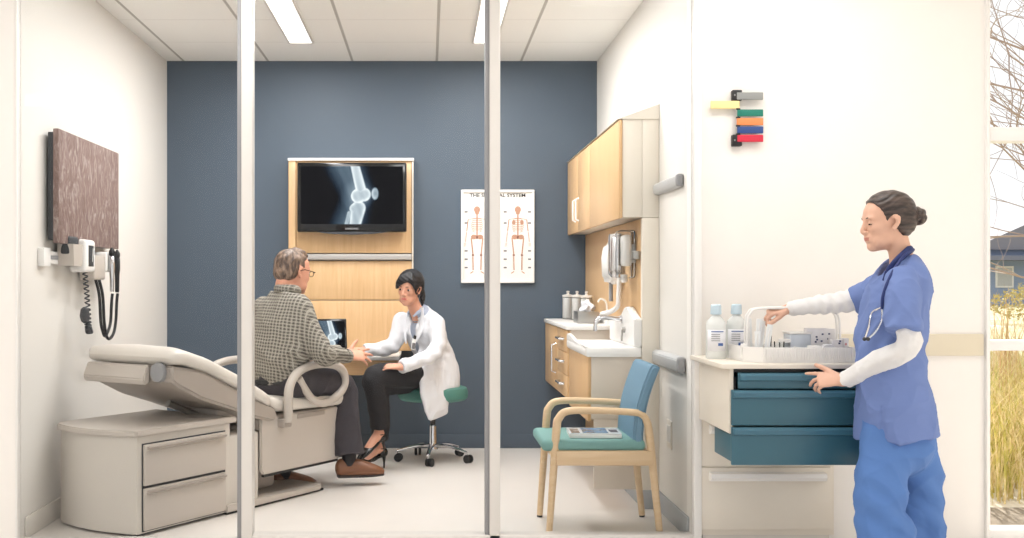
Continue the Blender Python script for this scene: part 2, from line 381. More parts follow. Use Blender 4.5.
def xray(U, V):
    """knee seen from the side; U across, V up, both roughly -1..1, returns brightness"""
    def caps(a, b_, ra, rb):
        a = np.array(a); b_ = np.array(b_); ab = b_-a; px, py = U-a[0], V-a[1]
        tt = np.clip((px*ab[0]+py*ab[1])/(ab@ab), 0, 1)
        return np.hypot(px-tt*ab[0], py-tt*ab[1])-(ra+(rb-ra)*tt)
    soft = sstep(caps((-.45, 1.2), (.05, .1), .5, .40), .55)*.26+sstep(caps((.05, 0), (-.35, -1.3), .36, .5), .5)*.22
    fem = np.minimum(caps((-.10, 1.3), (.16, .25), .15, .19), np.minimum(np.hypot(U-.08, V-.0)-.27, np.hypot(U-.27, V-.05)-.25))
    tib = np.minimum(caps((.08, -.42), (-.10, -1.3), .26, .18), np.hypot(U-.04, (V+.44)*1.3)-.28)
    fib = caps((-.24, -.60), (-.42, -1.3), .08, .07); pat = np.hypot((U-.66)*1.2, (V-.08)*.72)-.15
    v = soft
    for d, br in ((fem, .86), (tib, .80), (fib, .6), (pat, .7)):
        m_ = sstep(d, .05); edge = np.exp(-(np.minimum(d+.03, 0)/.07)**2)
        v = np.maximum(v, m_*(br*.78+br*.3*edge))
    return np.clip(v+.05*np.sin(U*23+V*9)*v, 0, 1)
def screen(name, W, Hh, nx, ny, ox, oy, s, parent, M4, cl=None, crop=None):
    us = (np.linspace(-W/2, W/2, nx)); vs = np.linspace(-Hh/2, Hh/2, ny); U, V = np.meshgrid(us, vs)
    br = xray((U-ox)/s, (V-oy)/s)
    if crop is not None: br = br*(1/(1+np.exp(-(U-crop[0])/.015)))*(1/(1+np.exp((U-crop[1])/.02)))
    verts = [tuple(M4 @ Vector((u, 0, v))) for u, v in zip(U.ravel(), V.ravel())]
    faces = [(j*nx+i, j*nx+i+1, (j+1)*nx+i+1, (j+1)*nx+i) for j in range(ny-1) for i in range(nx-1)]
    me = bpy.data.meshes.new(name); me.from_pydata(verts, [], faces)
    ca = me.color_attributes.new('picture', 'FLOAT_COLOR', 'POINT'); f = br.ravel()
    colr = np.stack([f**1.75*.95, f**1.5, f**1.3, np.ones_like(f)], 1)*np.array([.85, .85, .85, 1]); ca.data.foreach_set('color', colr.astype(np.float32).ravel())
    me.materials.append(M['screen']); o = bpy.data.objects.new(name, me); COL.objects.link(o); o.parent = parent; return o
sm = bpy.data.materials.new('screen_picture'); t = NT(sm); t.b.inputs['Base Color'].default_value = (.004, .004, .005, 1); t.b.inputs['Roughness'].default_value = .15; t.b.inputs['Specular IOR Level'].default_value = .02
at_ = t.new('ShaderNodeAttribute', attribute_name='picture'); t.put(at_.outputs['Color'], t.b.inputs['Emission Color']); t.b.inputs['Emission Strength'].default_value = 1.35; M['screen'] = sm
screen('screen', .715, .405, 220, 124, .03, -.005, .20, tv, Matrix.Translation(((TX0+TX1)/2, TY-.0015, 1.802)), crop=(-.20, .20))
text_mesh('SAMSUNG', .017, Vector((-.534, TY-.001, 1.567)), FACING, 'grey', tv, 'brand_lettering', sx=1.2)
b = NB(); prism(b, [(-.79, 1.546), (-.28, 1.546), (-.39, 1.532), (-.534, 1.526), (-.68, 1.532)], TY+.005, TY+.045, 'y'); obj('speaker_lip', b, 'dark', tv)

dk = empty('desk', 'narrow white-topped maple desk fixed below the television panel', 'desk')
bx('desk_top', (-.90, 7.12, .675), (-.19, 7.745, .70), 'white', dk, .004)
bx('apron', (-.885, 7.15, .575), (-.205, 7.745, .675), 'maplex', dk, .003)
lp = empty('tablet_computer', 'black tablet propped on the desk showing a knee x-ray', 'tablet computer', (-.65, 7.2, .70))
R_ = Matrix.Rotation(math.radians(-14), 4, 'X') @ Matrix.Identity(4)
RZ = Matrix.Rotation(math.radians(12), 4, 'Z')
MM = RZ @ R_
b = NB(); box(b, (-.112, -.008, .004), (.112, .008, .252), .005, 3, M4=MM); obj('case', b, 'black', lp)
screen('screen', .195, .215, 70, 70, .0, -.005, .10, lp, MM @ Matrix.Translation((0, -.0095, .130)))
b = NB(); box(b, (-.11, -.02, 0), (.11, .11, .014), .004, 2, M4=RZ); obj('stand_foot', b, 'matblack', lp)
b = NB(); prism(b, [(.0, .01), (.012, .01), (.08, .13), (.07, .13)][::-1], -.03, .03, 'x', M4=RZ); obj('stand_prop', b, 'matblack', lp)
b = NB(); tube(b, [(-.46, 7.14, .708), (-.37, 7.16, .708)], [.004, .006, .006], 8); tag(obj('pen', b, 'black'), "black pen on the desk edge beside the doctor's sleeve", 'pen')

# ---- skeletal chart
po = empty('anatomy_poster', 'white framed skeletal system chart on the blue wall', 'poster')
QX0, QX1, QZ0, QZ1 = .237, .763, 1.187, 1.856
b = NB()
for lo, hi in (((QX0, 7.72, QZ0+.018), (QX0+.018, 7.749, QZ1-.018)), ((QX1-.018, 7.72, QZ0+.018), (QX1, 7.749, QZ1-.018)), ((QX0, 7.72, QZ1-.018), (QX1, 7.749, QZ1)), ((QX0, 7.72, QZ0), (QX1, 7.749, QZ0+.018))): box(b, lo, hi, .002)
obj('frame', b, 'white', po)
bx('paper_sheet', (QX0+.017, 7.732, QZ0+.017), (QX1-.017, 7.745, QZ1-.017), mat('chart_paper', (236, 234, 230), .7), po, 0)
text_mesh('THE SKELETAL SYSTEM', .036, Vector((.5, 7.7315, 1.815)), FACING, 'matblack', po, 'title_lettering', sx=1.1)
M['bone'] = mat('bone_print', (190, 146, 122), .8); M['bone2'] = mat('bone_print_shade', (140, 94, 78), .8); M['inkg'] = mat('ink_grey', (120, 118, 120), .8)
def skeleton(cx, back):
    b = NB(); Y = 7.7315; z0 = 1.25; hh = .49
    def ln(pts, r): tube(b, [(cx+x*hh, Y, z0+z*hh) for x, z in pts], r, 6, flat=.15, up=(0, 1, 0))
    def blob(x, z, rx, rz, mi=0):
        r = bmesh.ops.create_uvsphere(b, u_segments=12, v_segments=8, radius=1)
        for v in r['verts']: v.co = Vector((cx+(x+v.co.x*rx)*hh, Y+v.co.y*.0008, z0+(z+v.co.z*rz)*hh))
        for f in set(f for v in r['verts'] for f in v.link_faces): f.material_index = mi
    blob(0, .945, .045, .05); blob(0, .905, .03, .035)
    if not back: blob(-.018, .94, .012, .011, 1); blob(.018, .94, .012, .011, 1); blob(0, .905, .018, .005, 1)
    ln([(0, .87), (0, .56)], .006)
    ln([(-.13, .80), (0, .825), (.13, .80)], .0022)
    for i in range(7):
        z = .80-i*.027; w_ = .055+.035*math.sin((i+1)/8*math.pi)
        for s in (-1, 1): ln([(0, z+.01), (s*w_*.7, z+.012), (s*w_, z-.008), (s*w_*.5, z-.022)], .0022)
    for s in (-1, 1):
        blob(s*.045, .545, .045, .035); blob(s*.045, .548, .02, .016, 1)
        if back: blob(s*.06, .76, .026, .036)
        ln([(s*.13, .80), (s*.15, .63)], .0040); ln([(s*.15, .62), (s*.165, .47)], .0016); ln([(s*.155, .62), (s*.175, .47)], .0012)
        for q in range(4): ln([(s*(.16+.008*q), .46), (s*(.162+.010*q), .405)], .0008)
        ln([(s*.085, .53), (s*.06, .29)], .0055); blob(s*.06, .28, .018, .016, 1); ln([(s*.06, .27), (s*.055, .06)], .0045); ln([(s*.073, .26), (s*.07, .06)], .0012)
        ln([(s*.055, .04), (s*.10, .012)], .004)
    blob(0, .545, .022, .03, 1)
    obj('skeleton_print', b, ['bone', 'bone2'], po)
skeleton(.352, False); skeleton(.645, True)
for x in (.275, .73, .50, .44, .555):
    for z in (1.30, 1.36, 1.42, 1.62, 1.70):
        b = NB()
        box(b, (x-.012, 7.7312, z-.008), (x+.010, 7.732, z+.003))
        obj('caption_print', b, 'inkg', po)


# ---- rolling stool
st = empty('rolling_stool', 'wheeled chrome stool with teal padded seat under the doctor', 'stool', (.033, 7.2, 0))
b = NB(); lathe(b, [(.10, .405), (.215, .408), (.232, .425), (.236, .46), (.225, .49), (.19, .502), (.02, .505)], n=36); obj('seat', b, 'tealv', st)
b = NB(); lathe(b, [(.05, .385), (.10, .395), (.10, .406), (.02, .406)], n=20); obj('seat_plate', b, 'matblack', st)
b = NB(); lathe(b, [(.018, .22), (.018, .40)], n=14); obj('gas_lift', b, 'matblack', st)
b = NB(); lathe(b, [(.034, .075), (.034, .09), (.028, .10), (.026, .235), (.02, .24)], n=18); obj('column', b, 'chrome', st)
for k in range(5):
    a = math.radians(72*k-98); c, s = math.cos(a), math.sin(a)
    b = NB(); tube(b, crv([(0.02*c, .02*s, .105), (.13*c, .13*s, .10), (.245*c, .245*s, .072)], 5), [.021, .016, .012], 10, flat=.7); obj('leg', b, 'chrome', st)
    b = NB(); lathe(b, [(.008, .05), (.008, .075)], (.245*c, .245*s, 0), 8); cs = obj('caster_stem', b, 'chrome', st)
    b = NB()
    for d in (-.014, .014):
        vs = lathe(b, [(.012, -.008), (.027, -.007), (.027, .007), (.012, .008)], (0, 0, 0), 18, axis='x')
        m4 = Matrix.Translation((.245*c+.012, .245*s, .0285)) @ Matrix.Rotation(a+1.2, 4, 'Z') @ Matrix.Translation((d, 0, 0))
        for v in vs: v.co = m4 @ v.co
    obj('caster', b, 'matblack', st)

# ---- exam chair (its own frame: x toward the foot end, y toward the back wall side)
ec = empty('exam_chair', 'beige reclining examination chair with raised back and drawer base beside the left wall', 'examination chair', (-1.36, 5.03, 0), math.radians(57))
# drawer base
prof = [(0.03, -.0), (.60, 0), (.60, .56), (.03, .56)] 
out = [(.62, 0), (.62, .57), (.02, .57)]+[(-.045*math.sin(math.pi*(1-i/10))+.0, .57*(1-i/10)) for i in range(1, 10)]+[(.0, 0)]
b = NB(); prism(b, out[::-1], .012, .468, 'z'); obj('pedestal', b, 'pedestal', ec)
out2 = [(.66, -.015), (.66, .58), (.02, .585)]+[(-.065*math.sin(math.pi*(1-i/12))-.012, .585*(1-i/12)) for i in range(1, 12)]+[(-.015, -.015)]
b = NB(); prism(b, out2[::-1], .468, .498, 'z'); bmesh.ops.bevel(b, geom=b.edges[:], offset=.006, segments=2, affect='EDGES'); obj('pedestal_top', b, 'taupel', ec)
bx('plinth', (.02, .02, 0), (.60, .51, .012), 'dark', ec, .002)
for z0, z1 in ((.235, .428), (.025, .222)):
    d = bx('drawer', (.035, -.016, z0), (.58, .0, z1), 'taupel', ec, .004)
    b = NB(); prism(b, [(-.016, z1-.028), (-.034, z1-.02), (-.037, z1-.011), (-.016, z1-.008)], .05, .565, 'x'); obj('pull', b, 'taupe', d)
    bx('drawer_gap', (.03, -.003, z0-.006), (.585, .0005, z1+.006), 'dark', d, 0)
bx('side_column', (.60, .01, .02), (.86, .50, .40), 'pedestal', ec, .02, 3)
bx('lift_cover', (.80, .12, .05), (1.12, .44, .42), 'taupe', ec, .03, 3)
b = NB(); prism(b, [(.58, -.02), (1.33, -.03), (1.40, .02), (1.40, .48), (1.33, .52), (.58, .52)], .012, .05, 'z')
for v in b.verts:
    if v.co.x > 1.2 and v.co.z > .03: v.co.z = .034
bmesh.ops.bevel(b, geom=b.edges[:], offset=.006, segments=2, affect='EDGES'); obj('foot_plate', b, 'taupel', ec)
bx('foot_plate_gasket', (.59, -.01, 0), (1.38, .50, .012), 'matblack', ec, 0)
# side panel of the seat and its twin on the far side
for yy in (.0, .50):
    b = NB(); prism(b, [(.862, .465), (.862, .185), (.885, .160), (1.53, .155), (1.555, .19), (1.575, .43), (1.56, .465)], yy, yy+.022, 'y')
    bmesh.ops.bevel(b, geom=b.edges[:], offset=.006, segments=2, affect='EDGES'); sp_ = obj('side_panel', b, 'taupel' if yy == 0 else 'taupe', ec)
    if yy == 0:
        bx('handle_recess', (1.16, -.004, .432), (1.40, .002, .458), 'taupe', sp_, .002)
        bx('panel_foot_seal', (.885, .002, .146), (1.53, .02, .158), 'matblack', sp_, 0)
bx('seat_frame', (.862, .022, .40), (1.56, .50, .47), 'taupe', ec, .01)
# cushions
def cushion(name, x0, x1, y0, y1, prof_top, th, bev, m, nx=24, dome=.0):
    """soft slab following prof_top(x); superelliptic cross section"""
    b = NB(); rows = []; nt = 28
    for i in range(nx+1):
        f = i/nx; x = x0+(x1-x0)*f; e = min(f, 1-f)*(x1-x0)
        sh = math.sqrt(max(0, 1-(max(0, bev-e)/bev)**2)) if e < bev else 1.0
        yc, hw = (y0+y1)/2, (y1-y0)/2-(1-sh)*bev*.9; hh = th/2*max(sh, .04); zt = prof_top(x); row = []
        for k in range(nt):
            a = 2*math.pi*k/nt; ca, sa = math.cos(a), math.sin(a)
            px = math.copysign(abs(ca)**.28, ca)*hw; pz = math.copysign(abs(sa)**.55, sa)*hh
            row.append(b.verts.new((x, yc+px, zt-th/2+pz+dome*(1-(px/max(hw, .01))**2)*(1 if sa > 0 else 0))))
        rows.append(row)
    for A, B in zip(rows, rows[1:]):
        for k in range(nt): b.faces.new((A[k], A[(k+1) % nt], B[(k+1) % nt], B[k]))
    b.faces.new(rows[0]); b.faces.new(rows[-1]); bmesh.ops.recalc_face_normals(b, faces=b.faces[:])
    return obj(name, b, m, ec, 60)
def ztop(x): return float(np.interp(x, [.16, .28, .45, .70, .90, 1.0, 1.6], [.872, .868, .815, .705, .60, .565, .548]))
cushion('back_cushion', .185, .93, -.035, .60, ztop, .085, .05, 'vinyl', dome=.012)
cushion('seat_cushion', .90, 1.61, -.02, .56, ztop, .085, .045, 'vinyl', dome=.006)
b = NB()
lo = [(.20, .79), (.20, .715), (.235, .69), (.40, .61), (.60, .545), (.80, .475), (.93, .44), (.98, .46), (.95, .525), (.80, .575), (.60, .665), (.40, .755)]
prism(b, lo, -.022, .58, 'y'); bmesh.ops.bevel(b, geom=b.edges[:], offset=.014, segments=3, affect='EDGES'); sh_ = obj('back_shell', b, 'taupe', ec, 50)
b = NB(); prism(b, [(.20, .79), (.185, .785), (.158, .72), (.170, .690), (.20, .70)], .13, .575, 'y'); bmesh.ops.bevel(b, geom=b.edges[:], offset=.006, segments=2, affect='EDGES'); obj('head_fascia', b, 'taupel', ec)
b = NB(); lathe(b, [(.045, -.012), (.05, 0), (.048, .012)], (.192, .062, .755), 20, axis='x'); obj('release_knob', b, 'grey', ec)
b = NB(); tube(b, [(.45, .27, .57), (.62, .27, .50), (.75, .27, .455)], .018, 10); obj('actuator', b, 'steel', ec)
bx('hinge_housing', (.66, .12, .44), (.96, .42, .53), 'taupe', ec, .02, 3)
# loop arms
def loop_arm(y):
    pts = crv([(1.03, y, .43), (1.03, y, .56), (1.045, y, .63), (1.10, y, .69), (1.20, y, .722), (1.34, y, .728), (1.47, y, .705), (1.53, y, .655), (1.525, y, .585), (1.45, y, .53), (1.34, y, .505), (1.24, y, .535), (1.17, y, .60), (1.12, y, .665)], 8)
    b = NB(); tube(b, pts, [.026, .026, .024, .024, .024, .024, .022, .020], 12); return obj('loop_arm', b, 'taupel', ec)
loop_arm(-.045); loop_arm(.60)
for yy in (-.045, .50): bx('arm_bracket', (.995, min(yy, yy+.0), .40), (1.065, yy+.11, .45), 'taupe', ec, .01)

# ---- guest chair
gc = empty('guest_chair', 'beech armchair with sea green seat and blue back near the right glass pane', 'armchair')
def side_frame(y, name='side_frame'):
    b = NB(); tube(b, crv([(.568, y, .01), (.585, y, .25), (.603, y, .50), (.615, y, .555), (.66, y, .588), (.80, y, .590), (.95, y, .583), (1.0, y, .572), (1.03, y, .53), (1.045, y, .42), (1.068, y, .2), (1.088, y, .01)], 8), [.015, .018, .020, .019, .017, .0165, .0165, .018, .020, .018, .016], 12, up=(0, 1, 0), flat=1.1)
    return obj(name, b, 'beech', gc)
side_frame(5.055); side_frame(5.475)
for y in (5.03, 5.46): bx('seat_rail', (.60, y, .335), (1.05, y+.028, .405), 'beech', gc, .006)
for x in (.60, 1.02): bx('cross_rail', (x, 5.05, .34), (x+.025, 5.47, .40), 'beech', gc, .004)
for x in (.568, 1.088):
    for y in (5.055, 5.475):
        b = NB(); lathe(b, [(.014, 0), (.014, .012)], (x, y, 0), 12); obj('leg_cap', b, 'dark', gc)
def softbox(name, lo, hi, bev, m, parent, M4=None, seg=4, sub=0):
    b = NB(); box(b, lo, hi, bev, seg)
    if M4 is not None:
        for v in b.verts: v.co = M4 @ v.co
    return obj(name, b, m, parent, 60)
softbox('seat_cushion', (.533, 5.04, .40), (1.02, 5.49, .455), .022, 'seatfab', gc)
b = NB(); vs = []
for i in range(13):
    f = i/12; z = .425+.365*f; x = .985+.045*f+.035*f*f+.012*math.sin(f*math.pi)*-1
    vs.append((x, z))
o_ = [(x-.024, z) for x, z in vs]+[(vs[-1][0]-.012, vs[-1][1]+.014), (vs[-1][0]+.012, vs[-1][1]+.012)]+[(x+.024, z) for x, z in vs[::-1]]
prism(b, o_, 5.045, 5.475, 'y'); bmesh.ops.bevel(b, geom=[e for e in b.edges if abs(e.verts[0].co.y-e.verts[1].co.y) < 1e-5], offset=.012, segments=3, affect='EDGES'); obj('backrest', b, 'backfab', gc, 60)
mg = empty('magazine', 'thick magazine with blue picture cover lying on the guest chair seat', 'magazine', (.80, 5.19, .456), math.radians(-3))
bx('pages', (-.125, -.105, 0), (.12, .10, .020), 'white', mg, .002)
bx('cover', (-.127, -.107, .020), (.122, .102, .0225), mat('magazine_cover', (206, 212, 216), .25, noise=.2, nscale=14), mg, .001)
bx('cover_picture', (-.06, -.09, .0226), (.06, .09, .0232), mat('cover_photo', (104, 142, 178), .25, noise=.6, nscale=22), mg, 0)
bx('cover_picture', (.07, -.06, .0226), (.11, .03, .0232), mat('cover_photo_small', (70, 84, 110), .25, noise=.5, nscale=30), mg, 0)
bx('cover_picture', (-.115, -.09, .0226), (-.075, .06, .0232), mat('cover_photo_strip', (120, 124, 130), .25, noise=.5, nscale=30), mg, 0)

# ================================================================== SINK WALL
BX = 1.13                                   # face of the built-out backsplash
sb = empty('backsplash_panel', 'maple wall panel behind the sink and soap dispenser', 'wall panel')
bx('veneer_board', (BX, 5.70, .10), (RX-.014, 7.735, 1.53), 'maple', sb, .002)
bx('end_stile', (BX-.004, 5.66, .10), (RX-.001, 5.70, 1.53), 'cream', sb, .002)
bx('toe_skirt', (BX-.002, 5.66, .0), (RX-.013, 7.735, .10), 'base', sb, .001)
wc = empty('wall_cabinet', 'maple-fronted upper cabinet with cream end panel above the sink', 'cabinet')
bx('carcass', (1.022, 5.66, 1.535), (BX-.005, 7.735, 2.05), 'cream', wc, .002)
bx('end_filler', (BX-.004, 5.66, 1.532), (RX-.002, 5.709, 2.05), 'cream', wc, .002)
bx('carcass_back', (BX-.005, 5.71, 1.535), (RX-.002, 7.735, 2.05), 'cream', wc, .002)
b = NB(); prism(b, [(.995, 2.05), (1.214, 2.05), (1.214, 2.13)], 5.655, 7.735, 'y'); obj('sloped_top', b, 'cream', wc)
for y0, y1, hy in ((5.655, 6.69, None), (6.695, 7.205, 7.14), (7.21, 7.735, 7.28)):
    d = bx('door', (1.003, y0, 1.53), (1.021, y1, 2.045), 'maple', wc, .002)
    if hy:
        b = NB(); tube(b, [(1.0, hy, 1.60), (.98, hy, 1.61), (.98, hy, 1.74), (1.0, hy, 1.75)], .007, 8); obj('handle', b, 'white', d)
sc_ = empty('drawer_cabinet', 'maple drawer and door cabinet hung beside the back wall, left of the sink', 'cabinet')
bx('carcass', (.862, 6.50, .485), (BX-.002, 7.735, .905), 'beige', sc_, .002)
for z0, z1 in ((.765, .900), (.628, .761), (.488, .624)):
    d = bx('drawer', (.842, 6.505, z0), (.861, 7.01, z1), 'maple', sc_, .002)
    b = NB(); tube(b, [(.842, 6.66, (z0+z1)/2+.01), (.815, 6.67, (z0+z1)/2+.01), (.815, 6.85, (z0+z1)/2+.01), (.842, 6.86, (z0+z1)/2+.01)], .008, 8); obj('handle', b, 'chrome', d)
for y0, y1, hy in ((7.015, 7.735, 7.08),):
    d = bx('door', (.842, y0, .488), (.861, y1, .900), 'maple', sc_, .002)
    b = NB(); tube(b, [(.842, hy, .60), (.815, hy, .61), (.815, hy, .78), (.842, hy, .79)], .008, 8); obj('handle', b, 'chrome', d)
wt = empty('worktop', 'white counter slab on top of the drawer cabinet', 'countertop')
bx('slab', (.832, 6.48, .905), (BX-.002, 7.738, .932), 'white', wt, .005)
bx('upstand', (BX-.022, 6.48, .932), (BX-.002, 7.738, .985), 'white', wt, .004)
# sink unit
su = empty('sink_unit', 'white moulded basin with raised splash on a maple cabinet behind the guest chair', 'sink')
bx('cabinet_body', (.860, 5.675, .47), (BX-.003, 6.42, .805), 'beige', su, .002)
bx('cabinet_front', (.842, 5.68, .46), (.860, 6.42, .805), 'maple', su, .002)
bx('leg_panel', (.875, 5.68, .10), (BX-.003, 5.70, .47), 'beige', su, .001)
b = NB()
# basin: rim ring with a sunken bowl
xo0, xo1, yo0, yo1 = .828, BX-.004, 5.662, 6.44; zr = .850
def rr_(x0, x1, y0, y1, z, r, n=6):
    out = []
    for cx, cy, a0 in ((x1-r, y1-r, 0), (x0+r, y1-r, 90), (x0+r, y0+r, 180), (x1-r, y0+r, 270)):
        for i in range(n+1):
            a = math.radians(a0+90*i/n); out.append(Vector((cx+r*math.cos(a), cy+r*math.sin(a), z)))
    return out
loops = [rr_(xo0+.01, xo1, yo0, yo1, .80, .01), rr_(xo0, xo1, yo0, yo1, .812, .012), rr_(xo0, xo1, yo0, yo1, zr-.006, .012), rr_(xo0+.006, xo1-.004, yo0+.006, yo1-.006, zr, .012),
         rr_(xo0+.025, xo1-.035, yo0+.03, yo1-.03, zr, .04), rr_(xo0+.032, xo1-.042, yo0+.037, yo1-.037, zr-.008, .045), rr_(xo0+.05, xo1-.055, yo0+.07, yo1-.07, zr-.038, .05), rr_(xo0+.09, xo1-.09, yo0+.15, yo1-.15, zr-.045, .04)]
L = [[b.verts.new(v) for v in l] for l in loops]
for A, B in zip(L, L[1:]):
    for k in range(len(A)): b.faces.new((A[k], A[(k+1) % len(A)], B[(k+1) % len(A)], B[k]))
b.faces.new(L[0][::-1]); b.faces.new(L[-1]); bmesh.ops.recalc_face_normals(b, faces=b.faces[:])
obj('basin', b, 'white', su, 50)
b = NB(); prism(b, [(5.664, .848), (5.664, .853), (5.9, .856), (6.1, .868), (6.25, .884), (6.36, .892), (6.43, .888), (6.44, .848)], .8285, .848, 'x'); bmesh.ops.bevel(b, geom=b.edges[:], offset=.004, segments=2, affect='EDGES'); obj('front_lip', b, 'white', su)
b = NB(); prism(b, [(5.662, .85), (5.662, 1.00)]+[(5.70, 1.008), (5.80, 1.035), (5.88, 1.06), (5.96, 1.055), (6.04, 1.02), (6.14, 1.0), (6.30, .99), (6.44, .99), (6.44, .85)], BX-.045, BX-.004, 'x'); bmesh.ops.bevel(b, geom=b.edges[:], offset=.006, segments=2, affect='EDGES'); obj('backsplash', b, 'white', su)
fa = empty('faucet', 'chrome gooseneck tap over the white basin', 'faucet')
b = NB(); lathe(b, [(.022, 0), (.022, .006), (.014, .012)], (BX-.045, 6.02, 0), 16)
for v in b.verts: v.co = Vector((BX-.045-v.co.z, 6.02+(v.co.y-6.02), .985+(v.co.x-(BX-.045))))
obj('wall_flange', b, 'chrome', fa)
b = NB(); tube(b, crv([(BX-.05, 6.02, .985), (1.0, 6.02, .995), (.955, 6.02, .99), (.938, 6.02, .965), (.935, 6.02, .92)], 6), [.012, .011, .011], 12); obj('spout', b, 'chrome', fa)
b = NB(); lathe(b, [(.015, 0), (.015, .012), (.006, .016)], (0, 0, 0), 14)
for v in b.verts: v.co = Vector((BX-.046-v.co.z, 5.93+v.co.y, .93+v.co.x))
tube(b, [(BX-.06, 5.93, .93), (BX-.064, 5.93, .87)], .005, 8); obj('lever', b, 'steel', fa)
# jars
def jar(y, x, lab):
    j = empty('glass_jar', lab, 'jar', (x, y, .932), 0, 'supply jars by the blue wall')
    b = NB(); lathe(b, [(.036, 0), (.04, .006), (.04, .145), (.034, .155)], n=20); obj('jar_body', b, 'acm', j)
    b = NB(); lathe(b, [(.0385, .006), (.0385, .148), (.03, .152)], n=16); obj('cotton_filling', b, 'white', j)
    b = NB(); lathe(b, [(.038, .155), (.041, .158), (.041, .17), (.01, .176), (.008, .186), (.013, .196), (.004, .20)], n=20); obj('lid', b, 'alu', j)
jar(7.62, .99, 'tall lidded glass jar standing leftmost, in the corner by the blue wall')
jar(7.44, 1.03, 'tall lidded glass jar standing in the middle of the counter trio')
jar(7.26, 1.068, 'tall lidded glass jar standing rightmost, just behind the steel box')
tb = empty('tissue_box', 'brushed steel box holding white tissues on the white counter', 'tissue box', (1.02, 6.9, .932))
b = NB(); box(b, (-.075, -.12, 0), (.06, .10, .075), .004); obj('box_body', b, 'steel', tb)
b = NB(); r = bmesh.ops.create_icosphere(b, subdivisions=3, radius=.04)
for v in r['verts']: v.co = Vector((v.co.x*1.1+.01*math.sin(v.co.z*160), v.co.y*1.2+.008*math.sin(v.co.x*190), max(v.co.z*1.2, -.03)+.09+.012*math.sin(v.co.x*150+v.co.y*90)))
obj('tissue', b, 'cloth_white', tb, 80)
b = NB(); tube(b, crv([(BX-.035, 6.6, .93), (BX-.035, 6.6, 1.06), (BX-.07, 6.6, 1.09), (BX-.09, 6.6, 1.07)], 5), .006, 8); tag(obj('dispensing_tube', b, 'white'), 'thin white bent tube standing between the steel box and the basin', 'tube')
# dispensers
sd = empty('soap_dispenser', 'chrome and clear soap dispenser on the maple panel above the basin', 'soap dispenser')
b = NB(); lathe(b, [(.03, 1.22), (.046, 1.24), (.048, 1.27), (.048, 1.44), (.044, 1.46), (.02, 1.465)], (1.052, 6.0, 0), 22); obj('chrome_cylinder', b, 'chrome', sd)
bx('clear_housing', (1.03, 5.80, 1.215), (1.12, 5.945, 1.475), 'acm', sd, .014, 3)
bx('inner_bag', (1.055, 5.83, 1.28), (1.105, 5.92, 1.45), 'white', sd, .016, 3)
b = NB(); lathe(b, [(.014, 1.19), (.020, 1.20), (.020, 1.235)], (1.07, 5.88, 0), 12); obj('nozzle', b, 'white', sd)
bx('wall_bracket', (1.10, 5.85, 1.30), (1.13, 5.97, 1.40), 'steel', sd, .003)
bx('side_latch', (1.09, 5.72, 1.315), (1.13, 5.79, 1.36), 'steel', sd, .004)
pd = empty('hygiene_dispenser', 'rounded white dispenser with tube, hung left of the chrome soap dispenser', 'dispenser')
b = NB(); prism(b, [(1.13, 1.18), (1.06, 1.18), (1.035, 1.21), (1.03, 1.36), (1.05, 1.42), (1.09, 1.44), (1.13, 1.44)], 6.18, 6.42, 'y'); bmesh.ops.bevel(b, geom=b.edges[:], offset=.018, segments=3, affect='EDGES'); obj('housing', b, 'white', pd, 60)
b = NB(); tube(b, [(1.075, 6.33, 1.19), (1.075, 6.33, 1.08)], [.012, .009, .012], 10); obj('nozzle', b, 'grey', pd)
b = NB(); tube(b, crv([(1.085, 6.1, 1.22), (1.08, 6.1, 1.12), (1.075, 6.1, 1.06), (1.045, 6.15, 1.025), (1.0, 6.2, 1.01)], 6), .014, 10); obj('drain_tube', b, 'white', pd)

# ---- wall bumpers and outlet on the right wall
wb = empty('wall_bumper', 'short grey ribbed wall guard high on the right wall', 'wall guard', (RX, 5.44, 1.68), 0, 'grey wall guards')
b = NB(); prism(b, [(-.001, -.03), (-.02, -.03), (-.032, -.018), (-.034, .018), (-.022, .03), (-.001, .03)], -.29, .29, 'y'); bmesh.ops.bevel(b, geom=b.edges[:], offset=.003, segments=2, affect='EDGES'); obj('guard', b, 'guard', wb, 50)
for y0, y1 in ((-.325, -.285), (.285, .325)):
    b = NB(); box(b, (-.034, y0, -.03), (-.001, y1, .03), .01, 3); obj('end_cap', b, 'grey', wb, 50)
w2 = copy_tree(wb); w2.location = (RX, 5.41, .800); w2.scale = (1.15, 1.05, 1.3); w2['label'] = 'grey ribbed wall guard low on the right wall behind the blue chair back'
ol = empty('wall_outlet', 'pale double wall outlet low behind the guest chair', 'outlet')
bx('cover_plate', (RX-.006, 5.36, .36), (RX, 5.46, .50), 'cream', ol, .002)
for yy in (5.375, 5.42): bx('socket', (RX-.010, yy, .39), (RX-.005, yy+.028, .475), 'white', ol, .002)

